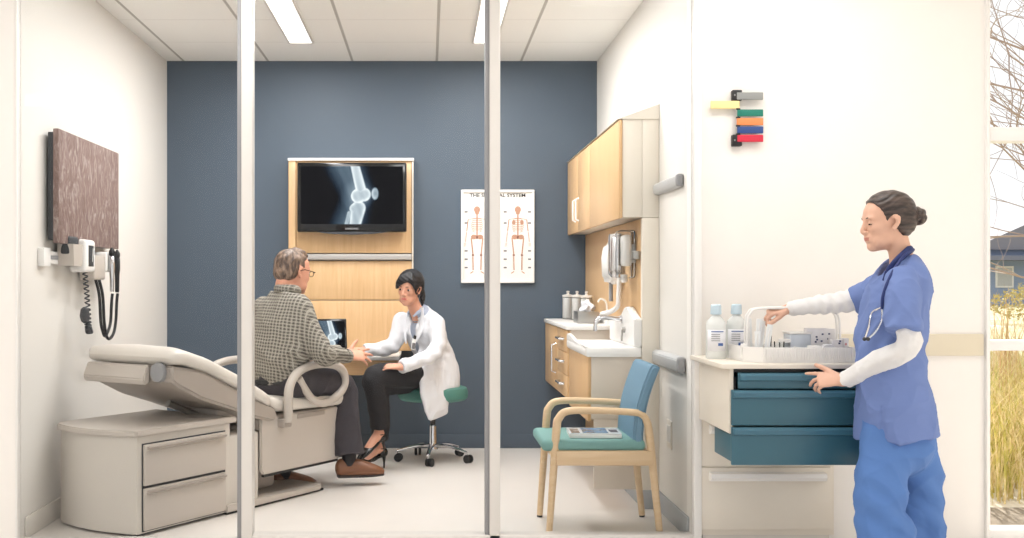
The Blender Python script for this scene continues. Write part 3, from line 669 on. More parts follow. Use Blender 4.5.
# ================================================================== CORRIDOR WALL
nc = empty('supply_cabinet', 'wall hung cream cabinet with teal drawers pulled by the nurse', 'cabinet')
CL, CR, CF, CB = 1.239, 1.80, 4.43, 4.957
bx('side_panel', (CL, CF, .57), (CL+.018, CB, .838), 'cream', nc, .002); bx('side_panel', (CR-.018, CF, .57), (CR, CB, .838), 'cream', nc, .002)
bx('bottom_panel', (CL+.018, CF+.01, .57), (CR-.018, CB, .584), 'cream', nc, .001)
bx('back_panel', (CL+.018, CB-.012, .584), (CR-.018, CB, .838), 'dark', nc, .001)
bx('shadow_strip', (CL+.018, CF+.005, .823), (CR-.018, CF+.05, .838), 'matblack', nc, 0)
bx('slide_rail', (CL+.019, CF+.01, .69), (CL+.03, CB-.02, .80), 'matblack', nc, 0)
b = NB(); box(b, (1.205, CF-.022, .838), (CR+.02, CB+.002, .858), .003); tag(obj('worktop', b, 'cream'), 'cream worktop over the teal drawers, carrying bottles and tray', 'worktop')
def pull_front(x0, x1, z0, z1, yf, depth, low=.02, name='drawer'):
    d = bx(name, (x0, yf, z0), (x1, yf+.016, z1), 'teal', nc, .003)
    bx('drawer_box', (x0+.012, yf+.016, z0+.006), (x1-.012, yf+depth, z1-low), 'teal', d, .002)
    b = NB(); prism(b, [(yf, z1-.034), (yf-.012, z1-.030), (yf-.016, z1-.012), (yf-.010, z1-.002), (yf, z1-.002)], x0+.004, x1-.004, 'x'); obj('pull', b, 'teald', d)
    return d
pull_front(CL+.032, CR-.02, .757, .822, CF-.02, .40)
pull_front(CL+.004, CR-.004, .606, .752, CF-.022, .40)
pull_front(CL+.004, CR-.004, .444, .600, CF-.022, .31, .04)
bc = empty('base_cabinet', 'cream built-in lower cabinet with bar pulls below the teal drawers', 'cabinet')
bx('cabinet_face', (1.235, 4.935, .035), (1.86, 4.958, .57), 'cream', bc, .002)
for z0, z1 in ((.06, .345), (.352, .56)):
    d = bx('drawer_front', (1.25, 4.925, z0), (1.845, 4.936, z1), 'cream', bc, .002)
    b = NB(); prism(b, [(4.926, z1-.06), (4.890, z1-.056), (4.878, z1-.04), (4.882, z1-.022), (4.926, z1-.018)], 1.285, 1.81, 'x'); obj('pull', b, 'white', d)
bx('toe_kick', (1.26, 4.94, 0), (1.84, 4.958, .035), 'basel', bc, 0)
# bottles
M['bottle'] = pane_mat('translucent_bottle', (.90, .93, .93), 2.0)
M['bottle'] = mat('milky_bottle', (243, 246, 244), .25, trans=.15)
M['cap'] = mat('pale_blue_cap', (205, 226, 238), .4); M['label'] = mat('paper_label', (240, 240, 244), .6); M['ink'] = mat('blue_ink', (70, 100, 160), .6)
def bottle(x, y, lab, rz):
    o = empty('solution_bottle', lab, 'bottle', (x, y, .858), rz, 'solution bottles on the worktop')
    b = NB(); lathe(b, [(.040, 0), (.044, .005), (.044, .145), (.040, .162), (.024, .182), (.017, .19), (.017, .196)], n=28, sy=.8); obj('bottle_body', b, 'bottle', o, 50)
    b = NB(); lathe(b, [(.023, .194), (.024, .197), (.022, .234), (.018, .238), (.004, .2385)], n=24); obj('cap', b, 'cap', o)
    b = NB(); n = 14; A = []; 
    for i in range(n+1):
        a = math.radians(-150+120*i/n); A.append((b.verts.new((.0448*math.cos(a), .0448*.8*math.sin(a), .035)), b.verts.new((.0448*math.cos(a), .0448*.8*math.sin(a), .128))))
    for p, q in zip(A, A[1:]): b.faces.new((p[0], q[0], q[1], p[1]))
    l = obj('paper_label', b, 'label', o, 60); l.modifiers.new('t', 'SOLIDIFY').thickness = .0006
    bx('label_print', (-.026, -.0372, .118), (.026, -.0362, .122), 'ink', l, 0); bx('label_print', (.004, -.0372, .058), (.024, -.036, .070), 'ink', l, 0)
    for q in range(4): bx('label_print', (-.026, -.0371, .106-.009*q), (.012, -.0362, .1085-.009*q), 'inkg', l, 0)
    return o
bottle(1.262, 4.72, 'blue-capped clear solution bottle at the left worktop end', -.1)
bottle(1.363, 4.76, 'blue-capped clear solution bottle right beside the supply tray', -.15)
# tray
ty = empty('supply_tray', 'white ribbed plastic carry tray with arched handle on the worktop', 'tray')
TX0, TX1, TY0, TY1 = 1.345, 1.775, 4.47, 4.78
b = NB()
base = [(TX0+.045, TY0), (TX1, TY0), (TX1, TY1), (TX0-.02, TY1), (TX0-.02, TY0+.06)]
cx_, cy_ = 1.56, 4.63
inn = [(cx_+(x-cx_)*.966, cy_+(y-cy_)*.95) for x, y in base]
R4 = [[b.verts.new((x, y, z)) for x, y in q] for q, z in ((base, .859), (base, .922), (inn, .922), (inn, .866))]
for A, B in zip(R4, R4[1:]):
    for k in range(5): b.faces.new((A[k], A[(k+1) % 5], B[(k+1) % 5], B[k]))
b.faces.new(R4[0]); b.faces.new(R4[3]); bmesh.ops.recalc_face_normals(b, faces=b.faces[:])
obj('tray_body', b, 'white', ty)
b = NB()
for i in range(38): x = TX0+.05+i*.0099; box(b, (x, TY0-.0035, .866), (x+.0045, TY0, .918), .001, 1)
obj('rib_band', b, 'white', ty)
for x in (1.45, 1.555, 1.66): bx('divider', (x, TY0+.01, .866), (x+.003, TY1-.01, .92), 'white', ty, 0)
for dy in (4.60, 4.635):
    b = NB(); tube(b, crv([(TX0+.02, dy, .90), (TX0+.02, dy, 1.02), (TX0+.032, dy, 1.06), (TX0+.07, dy, 1.080), (1.57, dy, 1.084), (1.71, dy, 1.078), (1.745, dy, 1.06), (1.758, dy, 1.02), (1.76, dy, .90)], 7), .0055, 8); obj('handle_bar', b, 'white', ty)
bx('handle_grip', (1.46, 4.595, 1.077), (1.68, 4.64, 1.089), 'white', ty, .005)
bx('label_plate', (TX0-.026, 4.54, .872), (TX0-.0, 4.546, .935), 'white', ty, .002); bx('label_mark', (TX0-.02, 4.538, .895), (TX0-.008, 4.5405, .915), 'leather', ty, 0)
# what the tray holds
M['packet'] = mat('sterile_packet', (236, 238, 238), .3, noise=.06, nscale=40)
k = 0
pk = ('leaning left against the handle', 'standing under the picking fingers', 'standing in front of the handle', 'leaning right beside the clear cups', 'lowest of the upright packets')
for (x, y, tilt, h_) in ((1.375, 4.60, -.03, .17), (1.395, 4.56, .05, .17), (1.42, 4.62, .10, .16), (1.412, 4.51, .14, .15), (1.385, 4.52, -.02, .12)):
    o = empty('swab_packet', 'long white sterile swab packet '+pk[k], 'packet', (x, y, .868), 0, 'sterile swab packets in the tray'); k += 1
    b = NB(); m4 = Matrix.Rotation(tilt, 4, 'Y'); box(b, (-.012, -.0015, 0), (.012, .0015, h_), .001, 1, M4=m4); obj('wrapper', b, 'packet', o)
    b = NB(); tube(b, [m4 @ Vector((0, -.003, .008)), m4 @ Vector((0, -.003, h_-.015))], .002, 6); obj('swab_stick', b, 'white', o)
def cup(x, y, r, h_, lab, m='acm', fill=None, nm='specimen_cup', cat='cup', lid=False):
    o = empty(nm, lab, cat, (x, y, .867)); b = NB(); lathe(b, [(r*.85, 0), (r, h_), (r*.93, h_), (r*.8, .003)], n=20); obj('cup_wall', b, m, o)
    if fill: b = NB(); lathe(b, [(r*.78, .004), (r*.85, h_*.6)], n=16); obj('contents', b, fill, o)
    if lid: b = NB(); lathe(b, [(r*1.06, h_), (r*1.06, h_+.012), (r*.95, h_+.014)], n=20); obj('lid', b, 'white', o)
M['pink'] = mat('pink_gel', (214, 150, 150), .4)
cup(1.487, 4.56, .022, .075, 'clear cup with pink vials inside the tray', fill='pink')
cup(1.463, 4.66, .024, .095, 'clear tall cup standing behind the pink vials')
cup(1.525, 4.60, .026, .07, 'clear lidded cup left of the pale blue bin', lid=True)
o = empty('pale_bin', 'pale blue translucent bin in the middle of the tray', 'bin', (1.585, 4.62, .867))
M['paleblue'] = mat('pale_blue_plastic', (222, 230, 240), .35, trans=.2)
b = NB(); box(b, (-.045, -.04, 0), (.045, .05, .105), .005); obj('bin_body', b, 'paleblue', o); bx('bin_lid', (-.048, -.043, .105), (.048, .053, .114), 'white', o, .003)
M['box'] = mat('printed_carton', (236, 234, 236), .6); M['inkd'] = mat('dark_ink', (66, 74, 110), .6)
cart = ((1.655, 4.60, .09, .13, .03, 'printed white carton upright behind the gauze roll'), (1.725, 4.67, .075, .125, .02, 'printed white carton at the right end under the handle'), (1.722, 4.545, .045, .085, -.05, 'small printed white carton in front of the handle foot'), (1.757, 4.55, .026, .09, .2, 'narrow pink-printed white carton at the far right tray corner'))
for q, (x, y, w_, h_, rz, lab) in enumerate(cart):
    o = empty('supply_carton', lab, 'carton', (x, y, .867), rz, 'printed cartons in the tray')
    bx('carton_body', (-w_/2, -.016, 0), (w_/2, .016, h_), 'box', o, .001)
    rs = random.Random(q)
    for i in range(5 if w_ > .05 else 3):
        px_, pz_ = rs.uniform(-w_/2+.006, w_/2-.014), rs.uniform(.4, .9)*h_
        bx('carton_print', (px_, -.0168, pz_), (px_+.008, -.0158, pz_+.007), 'pink' if q == 3 else 'inkd', o, 0)
    for i in range(3): bx('carton_print', (-w_/2+.005, -.0166, h_*.25+i*.008), (w_/2-.012, -.0158, h_*.25+i*.008+.0022), 'inkg', o, 0)
o = empty('gauze_roll', 'white round gauze roll leaning between the cartons', 'gauze roll', (1.683, 4.535, .867+.034))
b = NB(); lathe(b, [(.01, -.014), (.031, -.014), (.033, -.010), (.033, .010), (.031, .014), (.01, .014)], n=28, axis='y'); obj('roll', b, 'cloth_white', o)
b = NB(); lathe(b, [(.012, -.0148), (.012, -.0142)], n=14, axis='y'); obj('roll_core', b, 'cream', o)
o = empty('tape_roll', 'low white tape roll lying at the front of the tray', 'tape roll', (1.62, 4.515, .867)); b = NB(); lathe(b, [(.012, 0), (.028, 0), (.03, .004), (.03, .056), (.028, .06), (.012, .06)], n=24); obj('roll', b, 'white', o)
# ---- signal flags
fl = empty('signal_flags', 'six coloured status flags hinged on a black bracket on the corridor wall', 'room status flags')
def W(px, py, y=4.95): return P(px, py, y)
cols = [('grey', (146, 148, 146), 735.5, 762, 93, 100.5), ('yellow', (244, 224, 158), 709.5, 738.5, 101.5, 109.5), ('green', (16, 122, 104), 736, 762, 110, 117), ('orange', (240, 142, 84), 735.5, 762, 118.5, 125.8), ('blue', (40, 72, 134), 736, 762, 127, 134), ('red', (208, 40, 66), 736, 762, 135.3, 142.5)]
for n_, c_, x0, x1, y0, y1 in cols:
    p0 = W(x0, y1); p1 = W(x1, y0); r_ = .012
    b = NB(); box(b, (p0[0], 4.928, p0[2]), (p1[0], 4.936, p1[2]), .0035, 3)
    f = obj('flag', b, mat('flag_'+n_, c_, .4), fl); f['label'] = n_+' flag'
for y0, y1 in ((90.5, 101), (135, 146.5)):
    p0 = W(731.5, y1); p1 = W(741, y0); bx('bracket', (p0[0], 4.93, p0[2]), (p1[0], 4.961, p1[2]), 'matblack', fl, .004)
    q = W(733.5, (y0+y1)/2); bx('bracket_screw', (q[0]-.003, 4.927, q[2]-.004), (q[0]+.003, 4.931, q[2]+.004), 'grey', fl, .001)
p0 = W(736, 146); p1 = W(739, 91); b = NB(); tube(b, [(p0[0]+.006, 4.934, p0[2]), (p0[0]+.006, 4.934, p1[2])], .0045, 8); obj('hinge_rod', b, 'matblack', fl)
for yy in (109.7, 118.1, 126.4, 134.8): q = W(737, yy); bx('spacer', (q[0]-.009, 4.927, q[2]-.0035), (q[0]+.009, 4.938, q[2]+.0035), 'matblack', fl, .001)

# ================================================================== OUTDOORS
def gcol(name, stops, sc=3.0, rough=.9):
    m = mat(name, (150, 140, 100), rough); t = NT(m); tc = t.new('ShaderNodeTexCoord'); nz = t.new('ShaderNodeTexNoise'); nz.inputs['Scale'].default_value = sc; nz.inputs['Detail'].default_value = 5
    t.put(tc.outputs['Object'], nz.inputs['Vector']); cr = t.new('ShaderNodeValToRGB'); e = cr.color_ramp.elements
    e[0].position = .32; e[0].color = lin(stops[0]); e[1].position = .68; e[1].color = lin(stops[-1])
    for i, s in enumerate(stops[1:-1]): k_ = e.new(.32+.36*(i+1)/(len(stops)-1)); k_.color = lin(s)
    t.put(nz.outputs['Fac'], cr.inputs['Fac']); t.put(cr.outputs[0], t.b.inputs['Base Color']); return m
b = NB(); box(b, (-60, 8.0, -.35), (90, 160, -.12)); box(b, (2.0, 5.08, -.35), (60, 8.02, -.12)); 
gr_ = obj('ground', b, gcol('dry_meadow', [(196, 184, 150), (168, 160, 118), (214, 204, 180)], .6)); gr_['kind'] = 'structure'
b = NB(); box(b, (2.3, 5.08, -.12), (14, 5.62, .02), .01); struct('trim_2', b, gcol('concrete_kerb', [(112, 100, 86), (128, 116, 100)], 6))
def blades(name, n, xr, yr, hr, wdt, m, lean, lab, z0=-.12, curl=1.0):
    V_ = []; F_ = []; rs = np.random.RandomState(3+n)
    for i in range(n):
        y = rs.uniform(*yr); x = rs.uniform(xr[0]*y/5, xr[1]*y/5); h_ = rs.uniform(*hr); a = rs.uniform(0, 6.283); ln = lean*h_*rs.uniform(.2, 1)
        dx, dy = math.cos(a), math.sin(a); px_, py_ = -dy*wdt*.5, dx*wdt*.5; base_ = len(V_); seg = 5
        for k in range(seg+1):
            f = k/seg; ww = (1-f)**.7+.05; ox = ln*f**2*dx; oy = ln*f**2*dy; oz = h_*(f-.18*curl*f**3)
            V_.append((x+ox+px_*ww, y+oy+py_*ww, z0+oz)); V_.append((x+ox-px_*ww, y+oy-py_*ww, z0+oz))
        for k in range(seg): q = base_+2*k; F_.append((q, q+1, q+3, q+2))
    me = bpy.data.meshes.new(name); me.from_pydata(V_, [], F_); me.materials.append(m)
    o = bpy.data.objects.new(name, me); COL.objects.link(o); return tag(o, lab, 'grass', kind='stuff')
blades('meadow_grass', 5200, (2.4, 4.3), (5.75, 8.5), (.45, 1.02), .011, gcol('green_gold_grass', [(138, 140, 58), (190, 178, 92), (224, 206, 160), (176, 150, 96)], 9), .5, 'dense yellow green grass filling the lower window')
blades('dry_reeds', 420, (2.4, 4.3), (7.5, 11), (1.0, 1.6), .012, gcol('dry_reed', [(196, 160, 120), (214, 190, 150), (170, 130, 96)], 5), .35, 'tall tan reeds rising behind the green grass')
blades('meadow_grass_far', 2600, (2.3, 3.6), (8.5, 14), (.5, .95), .016, gcol('pale_grass', [(176, 170, 104), (214, 200, 150), (226, 214, 180)], 3), .5, 'pale gold grass beyond the reeds')
# house
ho = empty('house', 'blue grey gabled house far beyond the window', 'house', (34.5, 60, -.12))
b = NB(); box(b, (-4, 0, 0), (6, 8, 3.2)); obj('walls', b, mat('blue_siding', (150, 166, 196), .8), ho)
b = NB(); prism(b, [(-4.6, 3.1), (6.6, 3.1), (1, 5.6)], -.5, 8.5, 'y'); obj('roof', b, mat('slate_roof', (128, 128, 140), .8), ho)
for x in (-2.9, -1.1, .7, 2.6): 
    f = bx('window', (x, -.06, 1.0), (x+1.0, .02, 2.2), 'white', ho, 0); bx('pane', (x+.1, -.08, 1.1), (x+.9, -.05, 2.1), 'guard', f, 0)
bx('porch_roof', (-4.2, -1.6, 2.5), (3, .1, 2.75), mat('porch_slate', (118, 122, 140), .8), ho, 0)
# bushes in the middle distance
def bush(x, y, r, hh, m, lab, n=900):
    rs = np.random.RandomState(int(x*10)); V_ = []; F_ = []
    for i in range(n):
        d = rs.normal(size=3); d /= np.linalg.norm(d); rad = r*rs.uniform(.5, 1)**.5; c = np.array([x+d[0]*rad, y+d[1]*rad, hh*.5+d[2]*hh*.5*rs.uniform(.6, 1)-.1])
        u = rs.normal(size=3); u /= np.linalg.norm(u); w_ = np.cross(u, rs.normal(size=3)); w_ /= np.linalg.norm(w_); s = r*.045; k0 = len(V_)
        V_ += [tuple(c-u*s), tuple(c+w_*s*.5), tuple(c+u*s), tuple(c-w_*s*.5)]; F_.append((k0, k0+1, k0+2, k0+3))
    root = empty('bush', lab, 'bush', (0, 0, 0))
    me = bpy.data.meshes.new('foliage'); me.from_pydata(V_, [], F_); me.materials.append(m); o = bpy.data.objects.new('foliage', me); COL.objects.link(o); o.parent = root
    b = NB()
    for k in range(5): tube(b, [(x, y, -.12), (x+.3*r*math.cos(k*1.26), y+.3*r*math.sin(k*1.26), hh*.6)], [.05*r, .02*r], 6)
    obj('stems', b, 'leather', root)
fm = gcol('autumn_foliage', [(178, 158, 90), (200, 186, 130), (150, 140, 92)], 1.5)
bush(18.8, 33, 1.5, 1.25, fm, 'rounded yellow tan bush in front of the far house'); bush(20.6, 36, 1.0, 1.6, fm, 'smaller tan bush right of the larger far bush')
# bare tree
tr = empty('bare_tree', 'bare leafless tree whose branches cross the upper window', 'tree', (9.7, 15.0, -.12))
b = NB(); rt = random.Random(11)
tube(b, crv([(0, 0, 0), (.05, 0, 1.2), (-.05, .05, 2.2), (.1, 0, 3.4), (0, 0, 4.6)], 6), [.12, .09, .07, .05, .03], 8); trunk = obj('trunk', b, mat('grey_bark', (150, 132, 122), .9), tr)
def branch(p, d, L_, r, lvl, bm):
    pts = [Vector(p)]; d = Vector(d).normalized()
    for i in range(5):
        d = (d+Vector((rt.uniform(-.28, .28), rt.uniform(-.28, .28), rt.uniform(-.18, .26)))).normalized(); pts.append(pts[-1]+d*L_/5)
    tube(bm, pts, [r, r*.45], 5)
    if lvl > 0:
        for i in range(2, 6):
            for q in range(1 if lvl < 2 else 2): branch(pts[i], (d+Vector((rt.uniform(-1, 1), rt.uniform(-1, 1), rt.uniform(-.4, .8)))), L_*.5, r*.45, lvl-1, bm)
for k in range(12):
    b = NB(); z = 1.1+k*.30; a = math.pi*(1.0 if k % 2 == 0 else 1.15)+rt.uniform(-.35, .35)
    branch((0, 0, z), (math.cos(a), math.sin(a), .25+.02*k), 3.3, .020, 2, b); o = obj('branch', b, M.setdefault('bark', mat('branch_bark', (168, 150, 142), .9)), tr)

# ================================================================== FIGURES: implicit surfaces meshed in the script
class SDF:
    def __init__(s, lo, hi, h):
        s.lo = np.array(lo, float); s.h = h; s.n = np.ceil((np.array(hi)-s.lo)/h).astype(int)+1
        s.D = np.full(s.n, 10., np.float32)
    def blk(s, lo, hi):
        a = np.maximum(np.floor((np.array(lo)-s.lo)/s.h).astype(int), 0); b = np.minimum(np.ceil((np.array(hi)-s.lo)/s.h).astype(int)+1, s.n)
        if np.any(b <= a): return None
        g = [(s.lo[i]+np.arange(a[i], b[i])*s.h).astype(np.float32) for i in range(3)]
        return tuple(slice(a[i], b[i]) for i in range(3)), g[0][:, None, None], g[1][None, :, None], g[2][None, None, :]
    def smin(s, sl, d, k):
        A = s.D[sl]
        if k <= 0: s.D[sl] = np.minimum(A, d); return
        hh = np.clip(.5+.5*(A-d)/k, 0, 1); s.D[sl] = A+(d-A)*hh-k*hh*(1-hh)
    def smax(s, sl, d, k):
        A = s.D[sl]
        if k <= 0: s.D[sl] = np.maximum(A, d); return
        hh = np.clip(.5-.5*(A-d)/k, 0, 1); s.D[sl] = A+(d-A)*hh+k*hh*(1-hh)
    def _ell(s, c, r, R, mg):
        c = np.array(c, float); r = np.array(r, float); m = max(r)+mg*max(1, max(r)/min(r)*.6)
        q = s.blk(c-m, c+m)
        if q is None: return None
        sl, X, Y, Z = q; X = X-c[0]; Y = Y-c[1]; Z = Z-c[2]
        if R is not None:
            R = np.array(R, float); U = X*R[0, 0]+Y*R[1, 0]+Z*R[2, 0]; V = X*R[0, 1]+Y*R[1, 1]+Z*R[2, 1]; W_ = X*R[0, 2]+Y*R[1, 2]+Z*R[2, 2]
        else: U, V, W_ = X+0*Y+0*Z, Y+0*X+0*Z, Z+0*X+0*Y
        k0 = np.sqrt((U/r[0])**2+(V/r[1])**2+(W_/r[2])**2); k1 = np.sqrt((U/r[0]**2)**2+(V/r[1]**2)**2+(W_/r[2]**2)**2)+1e-9
        return sl, (k0*(k0-1)/k1).astype(np.float32)
    def ell(s, c, r, R=None, k=.01):
        q = s._ell(c, r, R, k+3*s.h)
        if q: s.smin(q[0], q[1], k)
    def cut(s, c, r, R=None, k=.005):
        q = s._ell(c, r, R, k+3*s.h)
        if q: s.smax(q[0], -q[1], k)
    def _sweep(s, Pt, Rd, up, n, flat, p, k):
        Pt = np.array(Pt, float); Rd = np.array([(r if hasattr(r, '__len__') else (r, r)) for r in Rd], float); U = np.array(up, float)
        if U.ndim == 1: U = np.repeat(U[None], len(Pt), 0)
        C = np.array(crv(list(Pt), n)); RR = np.maximum(np.array(crv(list(Rd), n)), .003); UU = np.array(crv(list(U), n)); m = len(C)
        mg = k+3*s.h; rm = RR.max(); ratio = (RR.max(1)/RR.min(1)).max(); mm = rm+mg*max(1, ratio)
        q = s.blk(C.min(0)-mm, C.max(0)+mm)
        if q is None: return None
        sl, X, Y, Z = q; T = np.full([x.stop-x.start for x in sl], 10., np.float32); off = [x.start for x in sl]
        for i in range(m-1):
            a, b_ = C[i], C[i+1]; ab = b_-a; L = np.linalg.norm(ab)
            if L < 1e-7: continue
            t = ab/L; u = UU[i]-t*UU[i].dot(t); u /= np.linalg.norm(u)+1e-9; w_ = np.cross(t, u)
            r2 = max(RR[i].max(), RR[i+1].max())+mg*max(1, ratio)
            q2 = s.blk(np.minimum(a, b_)-r2, np.maximum(a, b_)+r2)
            if q2 is None: continue
            s2, x, y, z = q2; x = x-a[0]; y = y-a[1]; z = z-a[2]
            sp_ = x*t[0]+y*t[1]+z*t[2]; f = np.clip(sp_/L, 0, 1)
            A_ = x*w_[0]+y*w_[1]+z*w_[2]; B_ = x*u[0]+y*u[1]+z*u[2]; e = sp_-f*L
            ra = RR[i, 0]+(RR[i+1, 0]-RR[i, 0])*f; rb = RR[i, 1]+(RR[i+1, 1]-RR[i, 1])*f; mn = np.minimum(ra, rb)
            if p == 2: q3 = np.sqrt((A_/ra)**2+(B_/rb)**2+(e/mn)**2)
            else: q3 = (np.abs(A_/ra)**p+np.abs(B_/rb)**p+np.abs(e/mn)**p)**(1/p)
            d = (q3-1)*mn
            if flat[0] and i == 0: d = np.maximum(d, -sp_)
            if flat[1] and i == m-2: d = np.maximum(d, sp_-L)
            s3 = tuple(slice(s2[j].start-off[j], s2[j].stop-off[j]) for j in range(3))
            T[s3] = np.minimum(T[s3], d)
        # trim flat ends against neighbouring segments' round caps
        for fl, c0, c1 in ((flat[0], C[0], C[1]), (flat[1], C[-1], C[-2])):
            if fl:
                t = (c0-c1)/np.linalg.norm(c0-c1); pl = (X-c0[0])*t[0]+(Y-c0[1])*t[1]+(Z-c0[2])*t[2]; near = (X-c0[0])**2+(Y-c0[1])**2+(Z-c0[2])**2 < (rm*1.6)**2
                T = np.where(near & (T < 9), np.maximum(T, pl), T)
        return sl, T
    def sweep(s, Pt, Rd, up=(0, 0, 1), k=.01, n=5, flat=(0, 0), p=2):
        q = s._sweep(Pt, Rd, up, n, flat, p, k)
        if q: s.smin(q[0], q[1], k)
    def cutsweep(s, Pt, Rd, up=(0, 0, 1), k=.004, n=5):
        q = s._sweep(Pt, Rd, up, n, (0, 0), 2, k)
        if q: s.smax(q[0], -q[1], k)
    def plane(s, c, nrm, lo=None, hi=None, k=0.):
        """remove everything on the side nrm points to, inside a region"""
        q = s.blk(s.lo if lo is None else lo, (s.lo+s.n*s.h) if hi is None else hi); sl, X, Y, Z = q; nrm = np.array(nrm, float); nrm /= np.linalg.norm(nrm)
        s.smax(sl, ((X-c[0])*nrm[0]+(Y-c[1])*nrm[1]+(Z-c[2])*nrm[2]).astype(np.float32), k)
    def mesh(s, smooth=2):
        D = s.D; ins = D < 0; n = D.shape; cn = tuple(x-1 for x in n)
        cnt = np.zeros(cn, np.uint8)
        for dx in (0, 1):
            for dy in (0, 1):
                for dz in (0, 1): cnt += ins[dx:dx+cn[0], dy:dy+cn[1], dz:dz+cn[2]]
        act = np.argwhere((cnt > 0) & (cnt < 8)); idx = np.full(cn, -1, np.int32); idx[act[:, 0], act[:, 1], act[:, 2]] = np.arange(len(act))
        acc = np.zeros((len(act), 3)); num = np.zeros(len(act)); cs = [(i, j, k) for i in (0, 1) for j in (0, 1) for k in (0, 1)]
        val = {c: np.clip(D[act[:, 0]+c[0], act[:, 1]+c[1], act[:, 2]+c[2]], -.05, .05) for c in cs}
        for c in cs:
            for ax in range(3):
                if c[ax]: continue
                c2 = list(c); c2[ax] = 1; c2 = tuple(c2); a, b_ = val[c], val[c2]; m = (a < 0) != (b_ < 0)
                t = np.where(m, a/(np.where(m, a-b_, 1)), 0); p_ = np.tile(np.array(c, float), (len(act), 1)); p_[:, ax] += t
                acc[m] += p_[m]; num[m] += 1
        V = (act+acc/num[:, None])*s.h+s.lo; F = []
        for ax in range(3):
            o1, o2 = [(1, 2), (2, 0), (0, 1)][ax]; sl0 = [slice(None)]*3; sl1 = [slice(None)]*3; sl0[ax] = slice(0, -1); sl1[ax] = slice(1, None)
            A, B = ins[tuple(sl0)], ins[tuple(sl1)]; E = np.argwhere(A != B)
            E = E[(E[:, o1] > 0) & (E[:, o2] > 0) & (E[:, o1] < cn[o1]) & (E[:, o2] < cn[o2])]
            q = []
            for d1, d2 in ((0, 0), (-1, 0), (-1, -1), (0, -1)):
                e = E.copy(); e[:, o1] += d1; e[:, o2] += d2; q.append(idx[e[:, 0], e[:, 1], e[:, 2]])
            q = np.stack(q, 1); fl = A[E[:, 0], E[:, 1], E[:, 2]]; q[~fl] = q[~fl][:, ::-1]; F.append(q)
        F = np.concatenate(F); F = F[(F >= 0).all(1)]
        ed = np.concatenate([F[:, [0, 1]], F[:, [1, 2]], F[:, [2, 3]], F[:, [3, 0]]])
        for it in range(smooth):
            sm_ = np.zeros_like(V); dg = np.bincount(ed.ravel(), minlength=len(V)).astype(float)
            for ax in range(3): sm_[:, ax] = np.bincount(ed[:, 0], V[ed[:, 1], ax], len(V))+np.bincount(ed[:, 1], V[ed[:, 0], ax], len(V))
            V = V+.5*(sm_/np.maximum(dg, 1)[:, None]-V)
        return V, F
def vnormals(V, F):
    n = np.cross(V[F[:, 2]]-V[F[:, 0]], V[F[:, 3]]-V[F[:, 1]]); N = np.zeros_like(V)
    for j in range(4):
        for ax in range(3): N[:, ax] += np.bincount(F[:, j], n[:, ax], len(V))
    return N/(np.linalg.norm(N, axis=1)[:, None]+1e-12)
def sdf_obj(name, s, mats, parent, regions=(), smooth=2, disp=None, keep=None):
    V, F = s.mesh(smooth)
    if disp is not None: V = V+vnormals(V, F)*disp(V)[:, None]
    me = bpy.data.meshes.new(name); me.vertices.add(len(V)); me.vertices.foreach_set('co', V.astype(np.float32).ravel())
    me.loops.add(len(F)*4); me.loops.foreach_set('vertex_index', F.astype(np.int32).ravel()); me.polygons.add(len(F))
    me.polygons.foreach_set('loop_start', np.arange(len(F), dtype=np.int32)*4)
    for m in (mats if isinstance(mats, (list, tuple)) else [mats]): me.materials.append(M[m] if isinstance(m, str) else m)
    if regions:
        cen = V[F].mean(1); mi = np.zeros(len(F), np.int32)
        for i, fn in regions: mi[fn(cen)] = i
        me.polygons.foreach_set('material_index', mi)
    me.update(calc_edges=True); me.validate(); me.polygons.foreach_set('use_smooth', [True]*len(F))
    o = bpy.data.objects.new(name, me); COL.objects.link(o); o.parent = parent; return o
def unit(v): v = np.array(v, float); return v/np.linalg.norm(v)
class Frame:
    """head frame: origin, facing yaw (deg from +x towards +y), pitch (+ looks down), roll"""
    def __init__(s, o, yaw, pitch=0, roll=0, sc=1.0):
        R = Matrix.Rotation(math.radians(yaw), 3, 'Z') @ Matrix.Rotation(math.radians(pitch), 3, 'Y') @ Matrix.Rotation(math.radians(roll), 3, 'X')
        s.R = np.array(R); s.o = np.array(o, float); s.s = sc
    def p(s, x, y, z): return s.o+s.R @ (np.array([x, y, z])*s.s)
    def loc(s, V): return ((V-s.o) @ s.R)/s.s
    def rot(s, ax, deg): return s.R @ np.array(Matrix.Rotation(math.radians(deg), 3, ax))
